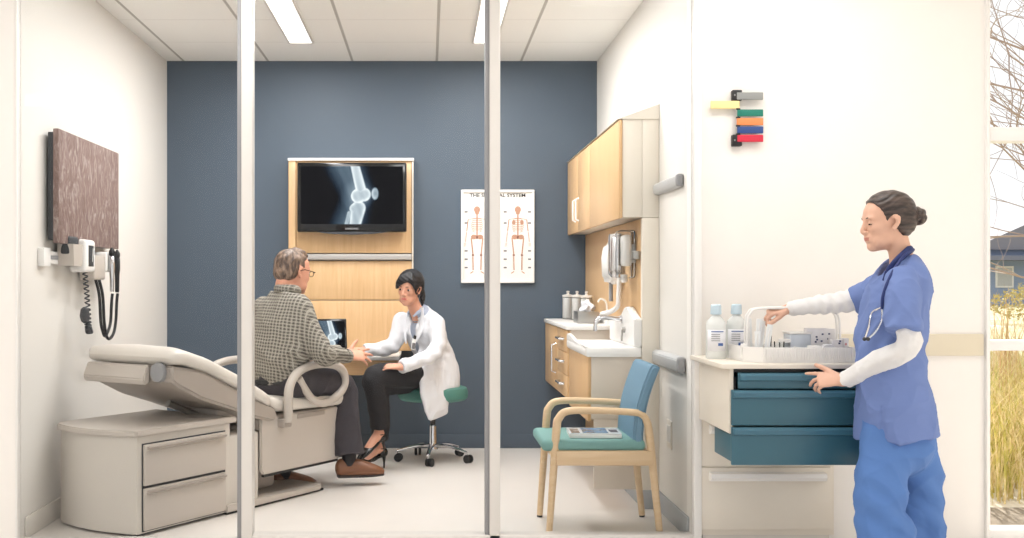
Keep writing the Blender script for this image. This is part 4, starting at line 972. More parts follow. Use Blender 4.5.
def head(F, fr, jaw=1.0, ears=True, fem=False):
    def e(c, r, k=.012, R=None): F.ell(fr.p(*c), np.array(r)*fr.s, fr.R if R is None else R, k)
    def c_(c, r, k=.006, R=None): F.cut(fr.p(*c), np.array(r)*fr.s, fr.R if R is None else R, k)
    e((-.012, 0, .033), (.095, .073, .082), .01)
    e((.034, 0, .030), (.053, .062, .060), .02)
    e((.030, 0, -.03), (.055, .056*jaw, .075), .03)
    e((.035, 0, -.072), (.046, .044*jaw, .034), .025)
    e((.070, 0, -.096), (.020, .021*jaw, .017), .022)
    for s_ in (-1, 1):
        e((.054, s_*.036, -.022), (.026, .022, .020), .018)
        e((.076, s_*.027, .022), (.014, .022, .007), .012)
        e((.045, s_*.038, -.075), (.028, .012, .018), .02)
    for s_ in (-1, 1): c_((.094, s_*.030, .004), (.015, .017, .011), .010)
    for s_ in (-1, 1):
        e((.0735, s_*.031, .002), (.0135, .0145, .0125), .003)
    F.sweep([fr.p(.084, 0, .018), fr.p(.096, 0, -.008), fr.p(.104, 0, -.026), fr.p(.100, 0, -.036)], [.008*fr.s, .0085*fr.s, .0095*fr.s, .008*fr.s], up=fr.R[:, 2]*1, k=.010, n=3)
    for s_ in (-1, 1): e((.095, s_*.012, -.034), (.010, .0075, .007), .006)
    e((.083, 0, -.060), (.014, .025, .019), .012)
    e((.0885, 0, -.0565), (.0105, .020, .0045), .004); e((.0875, 0, -.0660), (.0105, .017, .0050), .004)
    F.cutsweep([fr.p(.088, -.024, -.0580), fr.p(.098, -.012, -.0612), fr.p(.1015, 0, -.0618), fr.p(.098, .012, -.0612), fr.p(.088, .024, -.0580)], [.0028*fr.s]*5, up=fr.R[:, 2], k=.002, n=3)
    c_((.097, 0, -.078), (.009, .016, .005), .008)
    if ears:
        for s_ in (-1, 1):
            F.sweep([fr.p(.004, s_*.070, -.030), fr.p(-.006, s_*.078, -.012), fr.p(-.010, s_*.083, .008), fr.p(.001, s_*.081, .022), fr.p(.010, s_*.076, .012)], [(.006*fr.s, .009*fr.s), (.004*fr.s, .012*fr.s), (.004*fr.s, .013*fr.s), (.004*fr.s, .010*fr.s), (.004*fr.s, .007*fr.s)], up=fr.R[:, 0], k=.006, n=3)
            e((.006, s_*.074, -.028), (.008, .005, .010), .006)
            c_((.004, s_*.084, -.004), (.007, .005, .010), .003)
def eyes(fr, parent, lid=0.0, iris='eyed', white='eyew'):
    """lid: 0 open, 1 closed"""
    for s_ in (-1, 1):
        b = NB(); r = bmesh.ops.create_uvsphere(b, u_segments=16, v_segments=12, radius=.0126*fr.s)
        for v in r['verts']: v.co.z *= .62*(1-.7*lid)
        m4 = Matrix(np.vstack([np.hstack([fr.R, fr.p(.0762, s_*.031, .002-.006*lid)[:, None]]), [0, 0, 0, 1]]))
        r2 = bmesh.ops.create_uvsphere(b, u_segments=12, v_segments=8, radius=.0078*fr.s)
        for v in r2['verts']: v.co = Vector((v.co.x*.4+.0100*fr.s, v.co.y, v.co.z*(1-.7*lid)))
        for f in set(f for v in r2['verts'] for f in v.link_faces): f.material_index = 1
        for v in b.verts: v.co = m4 @ v.co
        obj('eye', b, [white, iris], parent, 180)
def brows(fr, parent, m):
    for s_ in (-1, 1):
        b = NB(); tube(b, crv([fr.p(.0895, s_*.015, .0215), fr.p(.0875, s_*.030, .0240), fr.p(.077, s_*.044, .0205)], 4), [.0028*fr.s, .0034*fr.s, .0014*fr.s], 6); obj('eyebrow', b, m, parent)
def liprg(fr):
    def fn(c):
        q = fr.loc(c); return (q[:, 0] > .085) & (np.abs(q[:, 1]) < .021*(1-((q[:, 2]+.0615)/.013)**2).clip(0, 1)**.5) & (np.abs(q[:, 2]+.0612) < .0072)
    return fn
def hand(F, w0, f, up, side, curls, spread=.12, sc=1.0, thumb=(.7, .55, -.3), k=.005, tc=.3):
    """w0 wrist, f finger direction, up back-of-hand normal, side: +1 thumb on cross(f,up)"""
    f = unit(f); up = unit(np.array(up)-f*np.dot(up, f)); lat = np.cross(f, up)*side; w0 = np.array(w0, float)
    F.sweep([w0-f*.02*sc, w0+f*.02*sc, w0+f*.055*sc, w0+f*.088*sc], [(.024*sc, .017*sc), (.029*sc, .017*sc), (.038*sc, .015*sc), (.038*sc, .011*sc)], up=up, k=.012, n=4)
    Ls = (.070, .078, .073, .058); Rr = (.0090, .0092, .0088, .0078)
    for i in range(4):
        o = w0+f*(.082-.004*abs(i-1.3))*sc+lat*(.029-.0195*i)*sc; a = spread*(1.3-i)*.6; d = unit(f+lat*a); pts = [o]; c = curls[i]; c = c if hasattr(c, '__len__') else (c, c*1.1, c*.7)
        dd = d; nn = up
        for j, q in enumerate((.45, .31, .24)):
            th = c[j]; dd, nn = dd*math.cos(th)-nn*math.sin(th), nn*math.cos(th)+dd*math.sin(th); pts.append(pts[-1]+dd*Ls[i]*q*sc)
        for j in range(3): F.sweep([pts[j], pts[j+1]], [Rr[i]*sc*(1-.09*j), Rr[i]*sc*(1-.09*(j+1))], up=up if abs(np.dot(unit(pts[j+1]-pts[j]), up)) < .9 else f, k=k if j == 0 else .003, n=1)
    t0 = w0+f*.022*sc+lat*.022*sc; t = unit(f*thumb[0]+lat*thumb[1]+up*thumb[2]); t2 = unit(t+f*tc)
    p1 = t0+t*.036*sc; p2 = p1+t2*.034*sc; p3 = p2+unit(t2+f*tc*.6)*.026*sc; u2 = np.cross(t, f)
    F.sweep([t0, p1], [.015*sc, .0115*sc], up=u2, k=.010, n=1); F.sweep([p1, p2], [.0115*sc, .0105*sc], up=u2, k=.004, n=1); F.sweep([p2, p3], [.0105*sc, .0085*sc], up=u2, k=.003, n=1)
def wrinkle(amp, f=1.0, seed=0):
    rs = np.random.RandomState(seed); Ks = rs.normal(size=(7, 3))*np.array([16, 16, 13])*f; ph = rs.uniform(0, 6.28, 7)
    def fn(V):
        d = 0
        for K, p_ in zip(Ks, ph): d = d+np.sin(V @ K+p_+1.3*np.sin(V @ K[[1, 2, 0]]*.6))
        d = d/7; e = 0
        for K, p_ in zip(Ks[:5], ph): e = e+np.sin(V @ K[[2, 0, 1]]*2.1+2*p_+1.5*np.sin(V @ K*.9))
        return amp*(1.15-2.4*np.abs(d)**.6)+amp*.55*(.5-np.abs(e/5)**.6*1.6)
    return fn
def hair_mat(name, c1, c2, sc=(1, 1, 1), rough=.42):
    m = mat(name, c1, rough); t = NT(m); tc = t.new('ShaderNodeTexCoord'); mp = t.new('ShaderNodeMapping'); mp.inputs['Scale'].default_value = sc; t.put(tc.outputs['Object'], mp.inputs['Vector'])
    nz = t.new('ShaderNodeTexNoise'); nz.inputs['Scale'].default_value = 60; nz.inputs['Detail'].default_value = 4; t.put(mp.outputs[0], nz.inputs['Vector'])
    cr = t.new('ShaderNodeValToRGB'); cr.color_ramp.elements[0].position = .38; cr.color_ramp.elements[1].position = .64; cr.color_ramp.elements[0].color = lin(c1); cr.color_ramp.elements[1].color = lin(c2)
    t.put(nz.outputs['Fac'], cr.inputs['Fac']); t.put(cr.outputs[0], t.b.inputs['Base Color']); bp = t.new('ShaderNodeBump'); bp.inputs['Strength'].default_value = .4; bp.inputs['Distance'].default_value = .004
    t.put(nz.outputs['Fac'], bp.inputs['Height']); t.put(bp.outputs[0], t.b.inputs['Normal']); return m

# ================================================================== NURSE
M['skin_n'] = mat('skin_nurse', (228, 182, 158), .5, noise=.05, nscale=25, spec=.35); M['lip_n'] = mat('lip_nurse', (204, 134, 120), .45)
M['hair_n'] = hair_mat('dark_brown_grey_hair', (38, 29, 27), (84, 70, 64), (.25, 1, 1.3))
nu = empty('person', 'person in blue scrubs over white sleeves, reaching into the tray', 'person', (0, 0, 0))
YN = 4.24
fr = Frame(P(887, 222, YN), 180, 6, 0, .965)
def NP(px, py, y=YN): return P(px, py, y)
sh_l, el_l, wr_l = NP(904, 283, 4.11), NP(908, 347, 4.02), NP(842, 380, 4.28)
sh_r, el_r, wr_r = NP(878, 292, 4.39), NP(826, 304, 4.52), NP(789, 309, 4.62)
hipc, waist, chest, neckb = NP(897, 420), NP(893, 372), NP(895, 312), NP(903, 270)
B = SDF((1.28, 3.92, -.02), (2.0, 4.78, 1.58), .0042)
head(B, fr, .90)
B.sweep([fr.p(-.025, 0, -.03), fr.p(-.035, 0, -.09), NP(902, 262), NP(903, 285)], [(.042, .046), (.040, .043), (.044, .047), (.09, .06)], up=(1, 0, 0), k=.02, n=4)
B.sweep([NP(900, 280), chest, waist, hipc], [(.10, .06), (.10, .08), (.10, .08), (.10, .09)], up=(1, 0, 0), k=.02)
B.sweep([NP(903, 283, 4.12), el_l, NP(878, 361, 4.14), wr_l], [.034, .030, .028, .024], k=.02); B.sweep([sh_r, NP(855, 299, 4.45), el_r, NP(806, 306, 4.57), wr_r], [.030, .032, .030, .026, .023], k=.015)
for dy, px in ((-.045, 886), (.075, 918)):
    B.sweep([NP(px, 440, YN+dy), NP(px, 540, YN+dy), np.array([NP(px, 538, YN+dy)[0], YN+dy, .10])], [.045, .040, .035], up=(1, 0, 0), k=.02)
    B.ell((NP(px, 538, YN+dy)[0]-.03, YN+dy, .045), (.09, .04, .03), None, .02)
# left hand laid on the drawer front: fingers point to the picture's left, back of the hand to the viewer
hand(B, wr_l, (-1, .38, -.02), (.1, -.75, .62), 1, [(.10, .12, .1), (.55, .5, .3), (.75, .6, .4), (.85, .7, .5)], spread=.25, sc=.95, thumb=(.75, .62, .1), tc=.35)
hand(B, wr_r, (-1, .12, -.18), (-.15, -.25, 1), -1, [(.55, .75, .4), (.65, .85, .5), (.8, .9, .5), (.9, .9, .5)], spread=.1, sc=.95, thumb=(.85, .25, -.55), tc=.3)
sdf_obj('body', B, ['skin_n', 'lip_n'], nu, [(1, liprg(fr))])
eyes(fr, nu, .8, 'eyed', 'eyed'); brows(fr, nu, 'hair_n')
# hair drawn back into a bun
Hh = SDF(fr.o-.2, fr.o+.2, .0035)
Hh.ell(fr.p(-.014, 0, .040), (.101, .080, .086), fr.R, .01)
Hh.ell(fr.p(-.045, 0, -.004), (.068, .070, .066), fr.R, .02)
Hh.cut(fr.p(.105, 0, -.015), (.085, .12, .105), fr.rot('Y', -14), .006)
Hh.cut(fr.p(.030, 0, -.085), (.07, .12, .075), fr.R, .008)
for s_ in (-1, 1): Hh.cut(fr.p(.006, s_*.085, -.006), (.022, .03, .031), fr.R, .004)
Hh.ell(fr.p(-.128, 0, .010), (.031, .036, .037), fr.R, .006); Hh.ell(fr.p(-.108, 0, .008), (.022, .026, .026), fr.R, .006)
def hd(V):
    q = fr.loc(V); a = np.arctan2(q[:, 2]-.01, q[:, 0]+.128); bun = q[:, 0] < -.105
    return np.where(bun, .0022*np.sin(a*5+q[:, 1]*130), .0009*np.sin(q[:, 2]*300+q[:, 0]*60+3*np.sin(q[:, 0]*40)))
sdf_obj('hair', Hh, 'hair_n', nu, disp=hd, smooth=1)
# tunic
T_ = SDF((1.60, 3.90, .50), (2.03, 4.60, 1.40), .005)
T_.sweep([NP(905, 268), NP(901, 285), NP(894, 312), NP(890, 345), NP(891, 375), NP(894, 405), NP(897, 437)], [(.085, .055), (.138, .094), (.145, .112), (.134, .118), (.132, .124), (.140, .138), (.147, .149)], up=(1, 0, 0), k=.01, flat=(0, 1), p=2.2)
T_.sweep([NP(901, 282, 4.115), NP(902, 300, 4.07), NP(902, 331, 4.035)], [(.058, .058), (.064, .062), (.064, .068)], up=(1, 0, 0), k=.025, flat=(0, 1))
T_.sweep([NP(892, 285, 4.36), NP(872, 294, 4.41), NP(855, 300, 4.45)], [(.062, .062), (.062, .060), (.060, .052)], up=(0, 0, 1), k=.03, flat=(0, 1))
T_.cutsweep([NP(888, 408, 4.08), NP(887.5, 425, 4.08), NP(886, 448, 4.08)], [(.006, .06), (.014, .06), (.028, .06)], up=(0, 1, 0), k=.004)
T_.cutsweep([fr.p(-.03, 0, -.10), NP(896, 262), NP(888, 275)], [(.056, .055), (.056, .052), (.045, .035)], up=(1, 0, 0), k=.004)
def tw(V):
    w1 = wrinkle(.0085, .95, 3)(V); z = V[:, 2]; hem = np.clip((.75-z)/.2, 0, 1)
    pull = .005*np.sin((V[:, 2]*1.1-(V[:, 0]-1.8)*1.4+V[:, 1])*46)*np.exp(-((z-.98)/.12)**2)
    return w1+pull+hem*.006*np.sin(V[:, 0]*34+V[:, 1]*22)
tu = sdf_obj('scrub_tunic', T_, 'scrub', nu, disp=tw)
b = NB(); tube(b, crv([NP(884, 281, 4.17), NP(889, 270, 4.165), NP(898, 260, 4.165), NP(908, 251, 4.19), NP(911, 249, 4.24), NP(908, 251, 4.29), NP(896, 262, 4.31), NP(884, 278, 4.30)], 6), [.005, .009, .010, .010, .009, .007], 10, flat=1.6); obj('collar', b, 'navy', tu)
b = NB(); m4 = Matrix.Translation(Vector(NP(884, 372, 4.096))) @ Matrix.Rotation(math.radians(5), 4, 'Z')
# patch pocket stitched on the hip
for q in ((-.055, -.01, -.07, .055, .012, -.063), (-.055, -.01, -.07, -.049, .012, .05)): box(b, q[:3], q[3:], .002, 1, M4=m4)
b.free()
# white sleeves
S_ = SDF((1.45, 3.92, .72), (2.0, 4.72, 1.28), .0045)
S_.sweep([NP(904, 298, 4.075), el_l+np.array([0, 0, .008]), NP(878, 361, 4.14), wr_l+np.array([.012, -.004, 0])], [.042, .045, .042, .034], k=.01, flat=(0, 1))
S_.sweep([NP(868, 295, 4.41), NP(848, 301, 4.46), el_r, NP(806, 306, 4.57), wr_r+np.array([.0, 0, 0])], [.046, .044, .040, .034, .030], k=.01, flat=(0, 1))
def sw(V): return wrinkle(.003, 1.6, 5)(V)+.0035*np.sin(V[:, 0]*170+V[:, 2]*60)*(V[:, 1] > 4.38)*np.exp(-((V[:, 0]-1.68)/.1)**2)+.0025*np.sin(V[:, 0]*110-V[:, 2]*90)*(V[:, 1] < 4.38)
sdf_obj('white_sleeves', S_, 'cloth_knit', nu, disp=sw)
# trousers
L_ = SDF((1.58, 3.92, -.0), (2.06, 4.56, .66), .006)
L_.sweep([NP(897, 418), NP(897, 445)], [(.118, .13), (.122, .135)], up=(1, 0, 0), k=.01, n=3)
L_.sweep([NP(886, 440, 4.20), NP(881, 490, 4.17), NP(881, 540, 4.16), np.array([1.775, 4.16, .25]), np.array([1.775, 4.16, .07])], [(.070, .095), (.078, .095), (.078, .094), (.082, .092), (.085, .092)], up=(1, 0, 0), k=.03, flat=(0, 1))
L_.sweep([NP(910, 440, 4.29), NP(922, 490, 4.33), NP(924, 540, 4.34), np.array([1.95, 4.34, .25]), np.array([1.95, 4.34, .07])], [(.070, .095), (.075, .084), (.076, .082), (.076, .08), (.08, .085)], up=(1, 0, 0), k=.03, flat=(0, 1))
def lw(V): return wrinkle(.008, 1.0, 9)(V)+.006*np.sin(V[:, 2]*55+V[:, 0]*38)*np.exp(-((V[:, 2]-.30)/.14)**2)
sdf_obj('scrub_trousers', L_, 'scrubp', nu, disp=lw)
b = NB(); 
for x, y in ((1.745, 4.16), (1.92, 4.34)):
    b = NB(); r = bmesh.ops.create_uvsphere(b, u_segments=20, v_segments=12, radius=1)
    for v in r['verts']: v.co = Vector((x-.01+v.co.x*.135, y+v.co.y*.05, max(.005, .05+v.co.z*.055)))
    obj('shoe', b, 'white', nu)
# stethoscope
se = empty('stethoscope', 'dark blue stethoscope hanging around the neck of the person in scrubs', 'stethoscope')
b = NB(); tube(b, crv([NP(882, 309, 4.085), NP(883, 296, 4.075), NP(889, 279, 4.085), NP(897, 265, 4.12), NP(906, 254, 4.155), NP(913, 250, 4.22), NP(911, 250.5, 4.27), NP(901, 259, 4.32), NP(888, 274, 4.36), NP(876, 290, 4.385)], 7), .006, 10); obj('tubing', b, 'navy', se)
b = NB(); tube(b, crv([NP(882, 308, 4.085), NP(882, 320, 4.085), NP(876, 331, 4.09), NP(869, 338, 4.10)], 6), .0042, 8); obj('ear_tube', b, 'chrome', se)
b = NB(); tube(b, crv([NP(881, 308, 4.09), NP(872, 313, 4.10), NP(869, 326, 4.10), NP(865, 338, 4.105)], 6), .0042, 8); obj('ear_tube', b, 'chrome', se)
for q in (NP(868, 339, 4.10), NP(864.5, 339, 4.105)):
    b = NB(); r = bmesh.ops.create_uvsphere(b, u_segments=12, v_segments=8, radius=.008)
    for v in r['verts']: v.co += Vector(q)
    obj('ear_tip', b, 'dark', se)
b = NB(); lathe(b, [(.006, .012), (.020, .008), (.022, 0), (.022, -.004), (.01, -.006)], tuple(NP(876, 300, 4.37)), 20, axis='x'); obj('chest_piece', b, 'chrome', se)

# ================================================================== DOCTOR
M['skin_d'] = mat('skin_doctor', (222, 164, 138), .5, noise=.05, nscale=25, spec=.35); M['lip_d'] = mat('lip_doctor', (200, 112, 104), .4)
M['hair_d'] = hair_mat('black_hair', (10, 9, 11), (30, 28, 32), (1, 1, .3), .5)
do = empty('person', 'person in white coat with dark ponytail, seated on the teal stool', 'person')
fd = Frame(P(410, 288.5, 7.0), 243, 7, -4, .93)
fw = np.array([-.76, -.65, 0]); lf = np.array([.65, -.76, 0])       # facing and her left
pel = np.array([.055, 7.19, .575]); bel = np.array([.035, 7.17, .72]); che = np.array([-.02, 7.11, .86]); nkb = np.array([-.070, 7.055, 1.000])
sL = np.array([.058, 6.99, .925]); sR = np.array([-.175, 7.19, .935])
eL = P(434, 353, 6.90); wL = P(401, 367, 6.74)
eR = P(391, 346, 7.08); wR = P(364, 350, 7.03)
hL, hR = pel+lf*.065+fw*.03+np.array([0, 0, -.02]), pel-lf*.08+np.array([0, 0, -.01])
kL = P(375, 377, 6.74); aL = P(379, 433, 6.80); kR = P(381, 388, 6.86); aR = P(380, 447, 6.90)
B = SDF((-.62, 6.45, -.02), (.36, 7.45, 1.34), .0052)
head(B, fd, .94)
B.sweep([fd.p(-.03, 0, -.03), fd.p(-.035, 0, -.09), nkb+np.array([.0, 0, -.01]), che+np.array([0, 0, .02])], [(.044, .046), (.042, .044), (.050, .045), (.09, .05)], up=fw, k=.02)
B.sweep([che, bel, pel], [(.11, .07), (.10, .07), (.12, .08)], up=fw, k=.02)
B.sweep([sL, eL, wL], [.030, .028, .023], k=.02); B.sweep([sR, eR, wR], [.030, .028, .023], k=.02)
B.sweep([hL, (hL+kL)/2+np.array([0, 0, .015]), kL, kL+(aL-kL)*.45, aL], [.05, .045, .036, .032, .028], k=.01); B.sweep([hR, (hR+kR)/2, kR, kR+(aR-kR)*.5, aR], [.05, .045, .036, .032, .028], k=.01)
def foot(F, an, dr, L=.215, up=(0, 0, 1), drop=.06, w_=.036):
    dr = unit(dr); t = an+dr*L*.62+np.array([0, 0, -drop]); F.sweep([an, an+dr*.05+np.array([0, 0, -drop*.35]), t, t+dr*.06], [(.028, .030), (.034, .026), (w_, .018), (.022, .012)], up=up, k=.012); F.ell(an+np.array([0, 0, -.03])-dr*.015, (.026, .026, .034), None, .015)
fdL = unit([-.55, -.45, -.55]); fdR = unit([-.80, -.50, 0])
foot(B, aL, fdL, .20, drop=.03); foot(B, aR, fdR, .2, drop=.085)
hand(B, wL, unit(kL+np.array([.02, 0, .07])-wL), (.2, -.3, .9), 1, [(.15, .3, .2)]*4, spread=.18, sc=.92, thumb=(.7, .6, -.2))
hand(B, wR, (-1, -.10, -.03), (0, -.45, .9), -1, [(.1, .2, .1), (.15, .25, .2), (.2, .3, .2), (.25, .35, .2)], spread=.2, sc=.92, thumb=(.7, .6, .2))
sdf_obj('body', B, ['skin_d', 'lip_d'], do, [(1, liprg(fd))])
eyes(fd, do, .1); brows(fd, do, 'hair_d')
Hh = SDF(fd.o-.26, fd.o+.22, .0042)
Hh.ell(fd.p(-.014, 0, .042), (.105, .084, .088), fd.R, .01); Hh.ell(fd.p(-.04, 0, -.004), (.074, .074, .070), fd.R, .02)
Hh.cut(fd.p(.105, .012, -.045), (.10, .075, .098), fd.R, .006); Hh.cut(fd.p(.045, 0, -.085), (.075, .12, .075), fd.R, .008)
for s_ in (-1, 1): Hh.cut(fd.p(.008, s_*.090, -.010), (.018, .03, .026), fd.R, .004)
Hh.sweep([fd.p(.045, .030, .108), fd.p(.085, -.005, .080), fd.p(.092, -.040, .048), fd.p(.074, -.066, .010)], [(.026, .010), (.030, .012), (.022, .011), (.010, .008)], up=fd.R[:, 0], k=.01)
Hh.sweep([fd.p(.050, .030, .105), fd.p(.080, .050, .070), fd.p(.066, .070, .025), fd.p(.052, .078, -.03)], [(.018, .010), (.016, .010), (.010, .008), (.005, .004)], up=fd.R[:, 0], k=.01)
Hh.sweep([fd.p(-.09, .02, .0), fd.p(-.110, .035, -.035), fd.p(-.095, .05, -.08), fd.p(-.085, .055, -.125)], [.022, .022, .018, .007], k=.012)
sdf_obj('hair', Hh, 'hair_d', do, smooth=1, disp=lambda V: .0010*np.sin(fd.loc(V)[:, 2]*240+fd.loc(V)[:, 1]*160))
# blouse
M['blouse'] = mat('pale_blue_grey_blouse', (176, 186, 206), .7, noise=.25, nscale=45)
Bl = SDF((-.30, 6.90, .55), (.22, 7.35, 1.08), .006)
Bl.sweep([nkb+np.array([.005, 0, .02]), che+np.array([0, 0, .06]), che, bel, pel], [(.055, .055), (.13, .075), (.14, .098), (.12, .10), (.14, .11)], up=fw, k=.01, flat=(1, 0), p=2.2)
sdf_obj('blouse', Bl, 'blouse', do)
C_ = SDF((-.56, 6.62, .22), (.34, 7.46, 1.06), .0058)
C_.sweep([nkb+np.array([.01, .005, .0]), che+np.array([0, 0, .062]), che, bel, pel+np.array([0, 0, .02]), pel+np.array([0, 0, -.055])], [(.070, .062), (.138, .085), (.148, .108), (.134, .116), (.160, .138), (.172, .140)], up=fw, k=.01, flat=(1, 0), p=2.2)
C_.sweep([sL, eL+np.array([.004, 0, .004]), wL], [(.052, .052), (.050, .050), (.042, .040)], up=(0, 0, 1), k=.025, flat=(0, 1))
C_.sweep([sR, eR, wR], [(.058, .058), (.052, .052), (.040, .040)], up=(0, 0, 1), k=.03, flat=(0, 1))
C_.sweep([P(434, 360, 7.10), P(434, 385, 6.99), P(436, 402, 6.955), P(438, 416, 6.96)], [(.13, .07), (.125, .040), (.108, .026), (.085, .016)], up=lf, k=.03, flat=(0, 0))
# open front
v0 = nkb+fw*.06+np.array([0, 0, -.005]); 
C_.cutsweep([v0+np.array([0, 0, .02]), che+fw*.10+np.array([0, 0, .06]), che+fw*.125+np.array([0, 0, -.04]), bel+fw*.13, bel+fw*.14+np.array([0, 0, -.10])], [(.030, .05), (.034, .042), (.028, .040), (.032, .040), (.045, .05)], up=fw, k=.004)
C_.cutsweep([nkb+np.array([0, 0, .05]), nkb+np.array([0, 0, -.03])], [.052, .048], up=fw, k=.004)
co = sdf_obj('coat', C_, 'cloth_white', do, disp=lambda V: wrinkle(.005, 1.0, 12)(V)+.0035*np.sin(V[:, 2]*75+V[:, 0]*50)*np.exp(-((V[:, 2]-.74)/.12)**2))
for s_ in (-1, 1):                      # lapels
    a0 = nkb+lf*.055*s_+np.array([0, 0, .03])+fw*.01; a1 = che+lf*.068*s_+fw*.088+np.array([0, 0, .07]); a2 = che+lf*.075*s_+fw*.112+np.array([0, 0, .0]); a3 = che+lf*.040*s_+fw*.128+np.array([0, 0, -.07])
    b = NB(); tube(b, crv([a0, a1, a2, a3], 6), [.018, .024, .022, .006], 10, flat=.35, up=tuple(fw)); obj('lapel', b, 'cloth_white', co, 60)
    b = NB(); a0 = nkb+lf*.048*s_-fw*.005+np.array([0, 0, .022]); a1 = nkb+lf*.026*s_+fw*.058+np.array([0, 0, -.030]); tube(b, [a0, a0*.5+a1*.5+lf*.012*s_+fw*.008, a1], [.012, .016, .006], 8, flat=.45, up=tuple(fw)); obj('blouse_collar', b, 'blouse', do, 60)
bpos = P(413.5, 343, 6.925)
b = NB(); m4 = Matrix.Translation(Vector(bpos)) @ Matrix.Rotation(math.radians(42), 4, 'Z') @ Matrix.Rotation(math.radians(12), 4, 'Y'); box(b, (-.016, -.004, -.045), (.016, .0, .03), .002, 2, M4=m4); bd = obj('name_badge', b, 'white', co); bd['label'] = 'white name badge with dark clip'
b = NB(); box(b, (-.013, -.006, -.038), (.013, -.004, .0), .001, 1, M4=m4); obj('badge_photo', b, 'inkg', bd)
b = NB(); box(b, (-.010, -.009, .026), (.010, .0, .050), .003, 2, M4=m4); obj('badge_clip', b, 'matblack', bd)
b = NB(); m5 = Matrix.Translation(Vector(P(415, 321.5, 6.955))) @ Matrix.Rotation(math.radians(42), 4, 'Z'); box(b, (-.02, -.003, -.004), (.02, .0, .004), .001, 1, M4=m5); obj('coat_lettering', b, 'inkg', co)
# trousers
Tr = SDF((-.46, 6.60, .14), (.30, 7.42, .72), .006)
Tr.sweep([pel+np.array([0, 0, .06]), pel+np.array([0, 0, -.01])], [(.105, .08), (.110, .09)], up=fw, k=.01)
Tr.sweep([hL, (hL+kL)/2+np.array([0, 0, .015]), kL, kL+(aL-kL)*.45, aL+np.array([0, 0, .035])], [(.066, .066), (.076, .074), (.070, .068), (.062, .064), (.058, .062)], up=(0, -1, .3), k=.03, flat=(0, 1))
Tr.sweep([hR, (hR+kR)/2+np.array([0, 0, .0]), kR, kR+(aR-kR)*.5, aR+np.array([0, 0, .045])], [(.090, .085), (.080, .076), (.066, .066), (.060, .062), (.058, .062)], up=(0, -1, .3), k=.03, flat=(0, 1))
sdf_obj('trousers', Tr, 'blackcloth', do, disp=wrinkle(.0045, 1.1, 4))
for an, dr, dp in ((aL, fdL, .03), (aR, fdR, .085)):
    Sh = SDF(an-.26, an+.2, .0045); d = unit(dr); t = an+d*.13+np.array([0, 0, -dp])
    Sh.sweep([an+d*.045+np.array([0, 0, -dp*.55-.015]), t, t+d*.075], [(.036, .018), (.041, .021), (.020, .012)], up=(0, 0, 1), k=.01)
    Sh.ell(an+np.array([0, 0, -.035])-d*.02, (.034, .034, .034), None, .012)
    Sh.sweep([an+np.array([0, 0, -.05])-d*.02, an+d*.06+np.array([0, 0, -dp*.6-.028])], [(.022, .010), (.028, .010)], up=(0, 0, 1), k=.01)
    Sh.cut(an+np.array([0, 0, .02])+d*.02, (.05, .05, .034), None, .004)
    so_ = sdf_obj('shoe', Sh, 'black', do)
    b = NB(); h0 = an+np.array([0, 0, -.05])-d*.03; dn = np.array([0, 0, -1]) if dp > .05 else unit([.18, .1, -1]); tube(b, [h0, h0+dn*.05, h0+dn*.088], [.014, .007, .005], 8); obj('heel', b, 'black', so_)
    b = NB(); tube(b, [an+np.array([.03*math.cos(q), .03*math.sin(q), -.008]) for q in np.linspace(0, 6.283, 17)[:-1]], .004, 6, closed=True); obj('ankle_strap', b, 'black', so_)

# ================================================================== MAN ON THE EXAM CHAIR
M['skin_m'] = mat('skin_man', (220, 160, 134), .5, noise=.06, nscale=25, spec=.35); M['lip_m'] = mat('lip_man', (190, 118, 102), .5)
M['hair_m'] = hair_mat('greying_brown_hair', (72, 56, 48), (142, 118, 100), (1, 1, .35), .5)
M['hair_t'] = M['hair_m']
pm = bpy.data.materials.new('plaid_shirt'); t = NT(pm); t.b.inputs['Roughness'].default_value = .85; t.b.inputs['Specular IOR Level'].default_value = .2
tc = t.new('ShaderNodeTexCoord'); mpg = t.new('ShaderNodeMapping'); mpg.inputs['Rotation'].default_value = (math.radians(6), math.radians(-8), math.radians(34)); t.put(tc.outputs['Object'], mpg.inputs['Vector'])
nzz = t.new('ShaderNodeTexNoise'); nzz.inputs['Scale'].default_value = 4; t.put(mpg.outputs[0], nzz.inputs['Vector'])
vm = t.new('ShaderNodeVectorMath', operation='MULTIPLY_ADD'); t.put(nzz.outputs['Color'], vm.inputs[0]); vm.inputs[1].default_value = (.035, .035, .035); t.put(mpg.outputs[0], vm.inputs[2])
sp = t.new('ShaderNodeSeparateXYZ'); t.put(vm.outputs[0], sp.inputs[0])
def stripe(src, per, w_, off=0.): return line(t, src, off+10*per, per, w_)
lx = stripe(sp.outputs[0], .019, .0024); lz = stripe(sp.outputs[2], .018, .0022)
lx2 = stripe(sp.outputs[0], .019, .0018, .0095); lz2 = stripe(sp.outputs[2], .018, .0018, .009)
geo = t.new('ShaderNodeNewGeometry'); sn = t.new('ShaderNodeSeparateXYZ'); t.put(geo.outputs['Normal'], sn.inputs[0])
dk_ = mth(t, 'MINIMUM', mth(t, 'ADD', mth(t, 'MULTIPLY', mth(t, 'MAXIMUM', lx, lx), .55), mth(t, 'MULTIPLY', lz, .55)), 1.0)
m1 = t.new('ShaderNodeMixRGB'); m1.inputs['Color1'].default_value = lin((134, 128, 118)); m1.inputs['Color2'].default_value = lin((72, 68, 64)); t.put(dk_, m1.inputs['Fac'])
m2 = t.new('ShaderNodeMixRGB'); m2.inputs['Color2'].default_value = lin((182, 177, 166)); t.put(m1.outputs[0], m2.inputs['Color1']); t.put(mth(t, 'MULTIPLY', mth(t, 'MAXIMUM', lx2, lz2), .7), m2.inputs['Fac'])
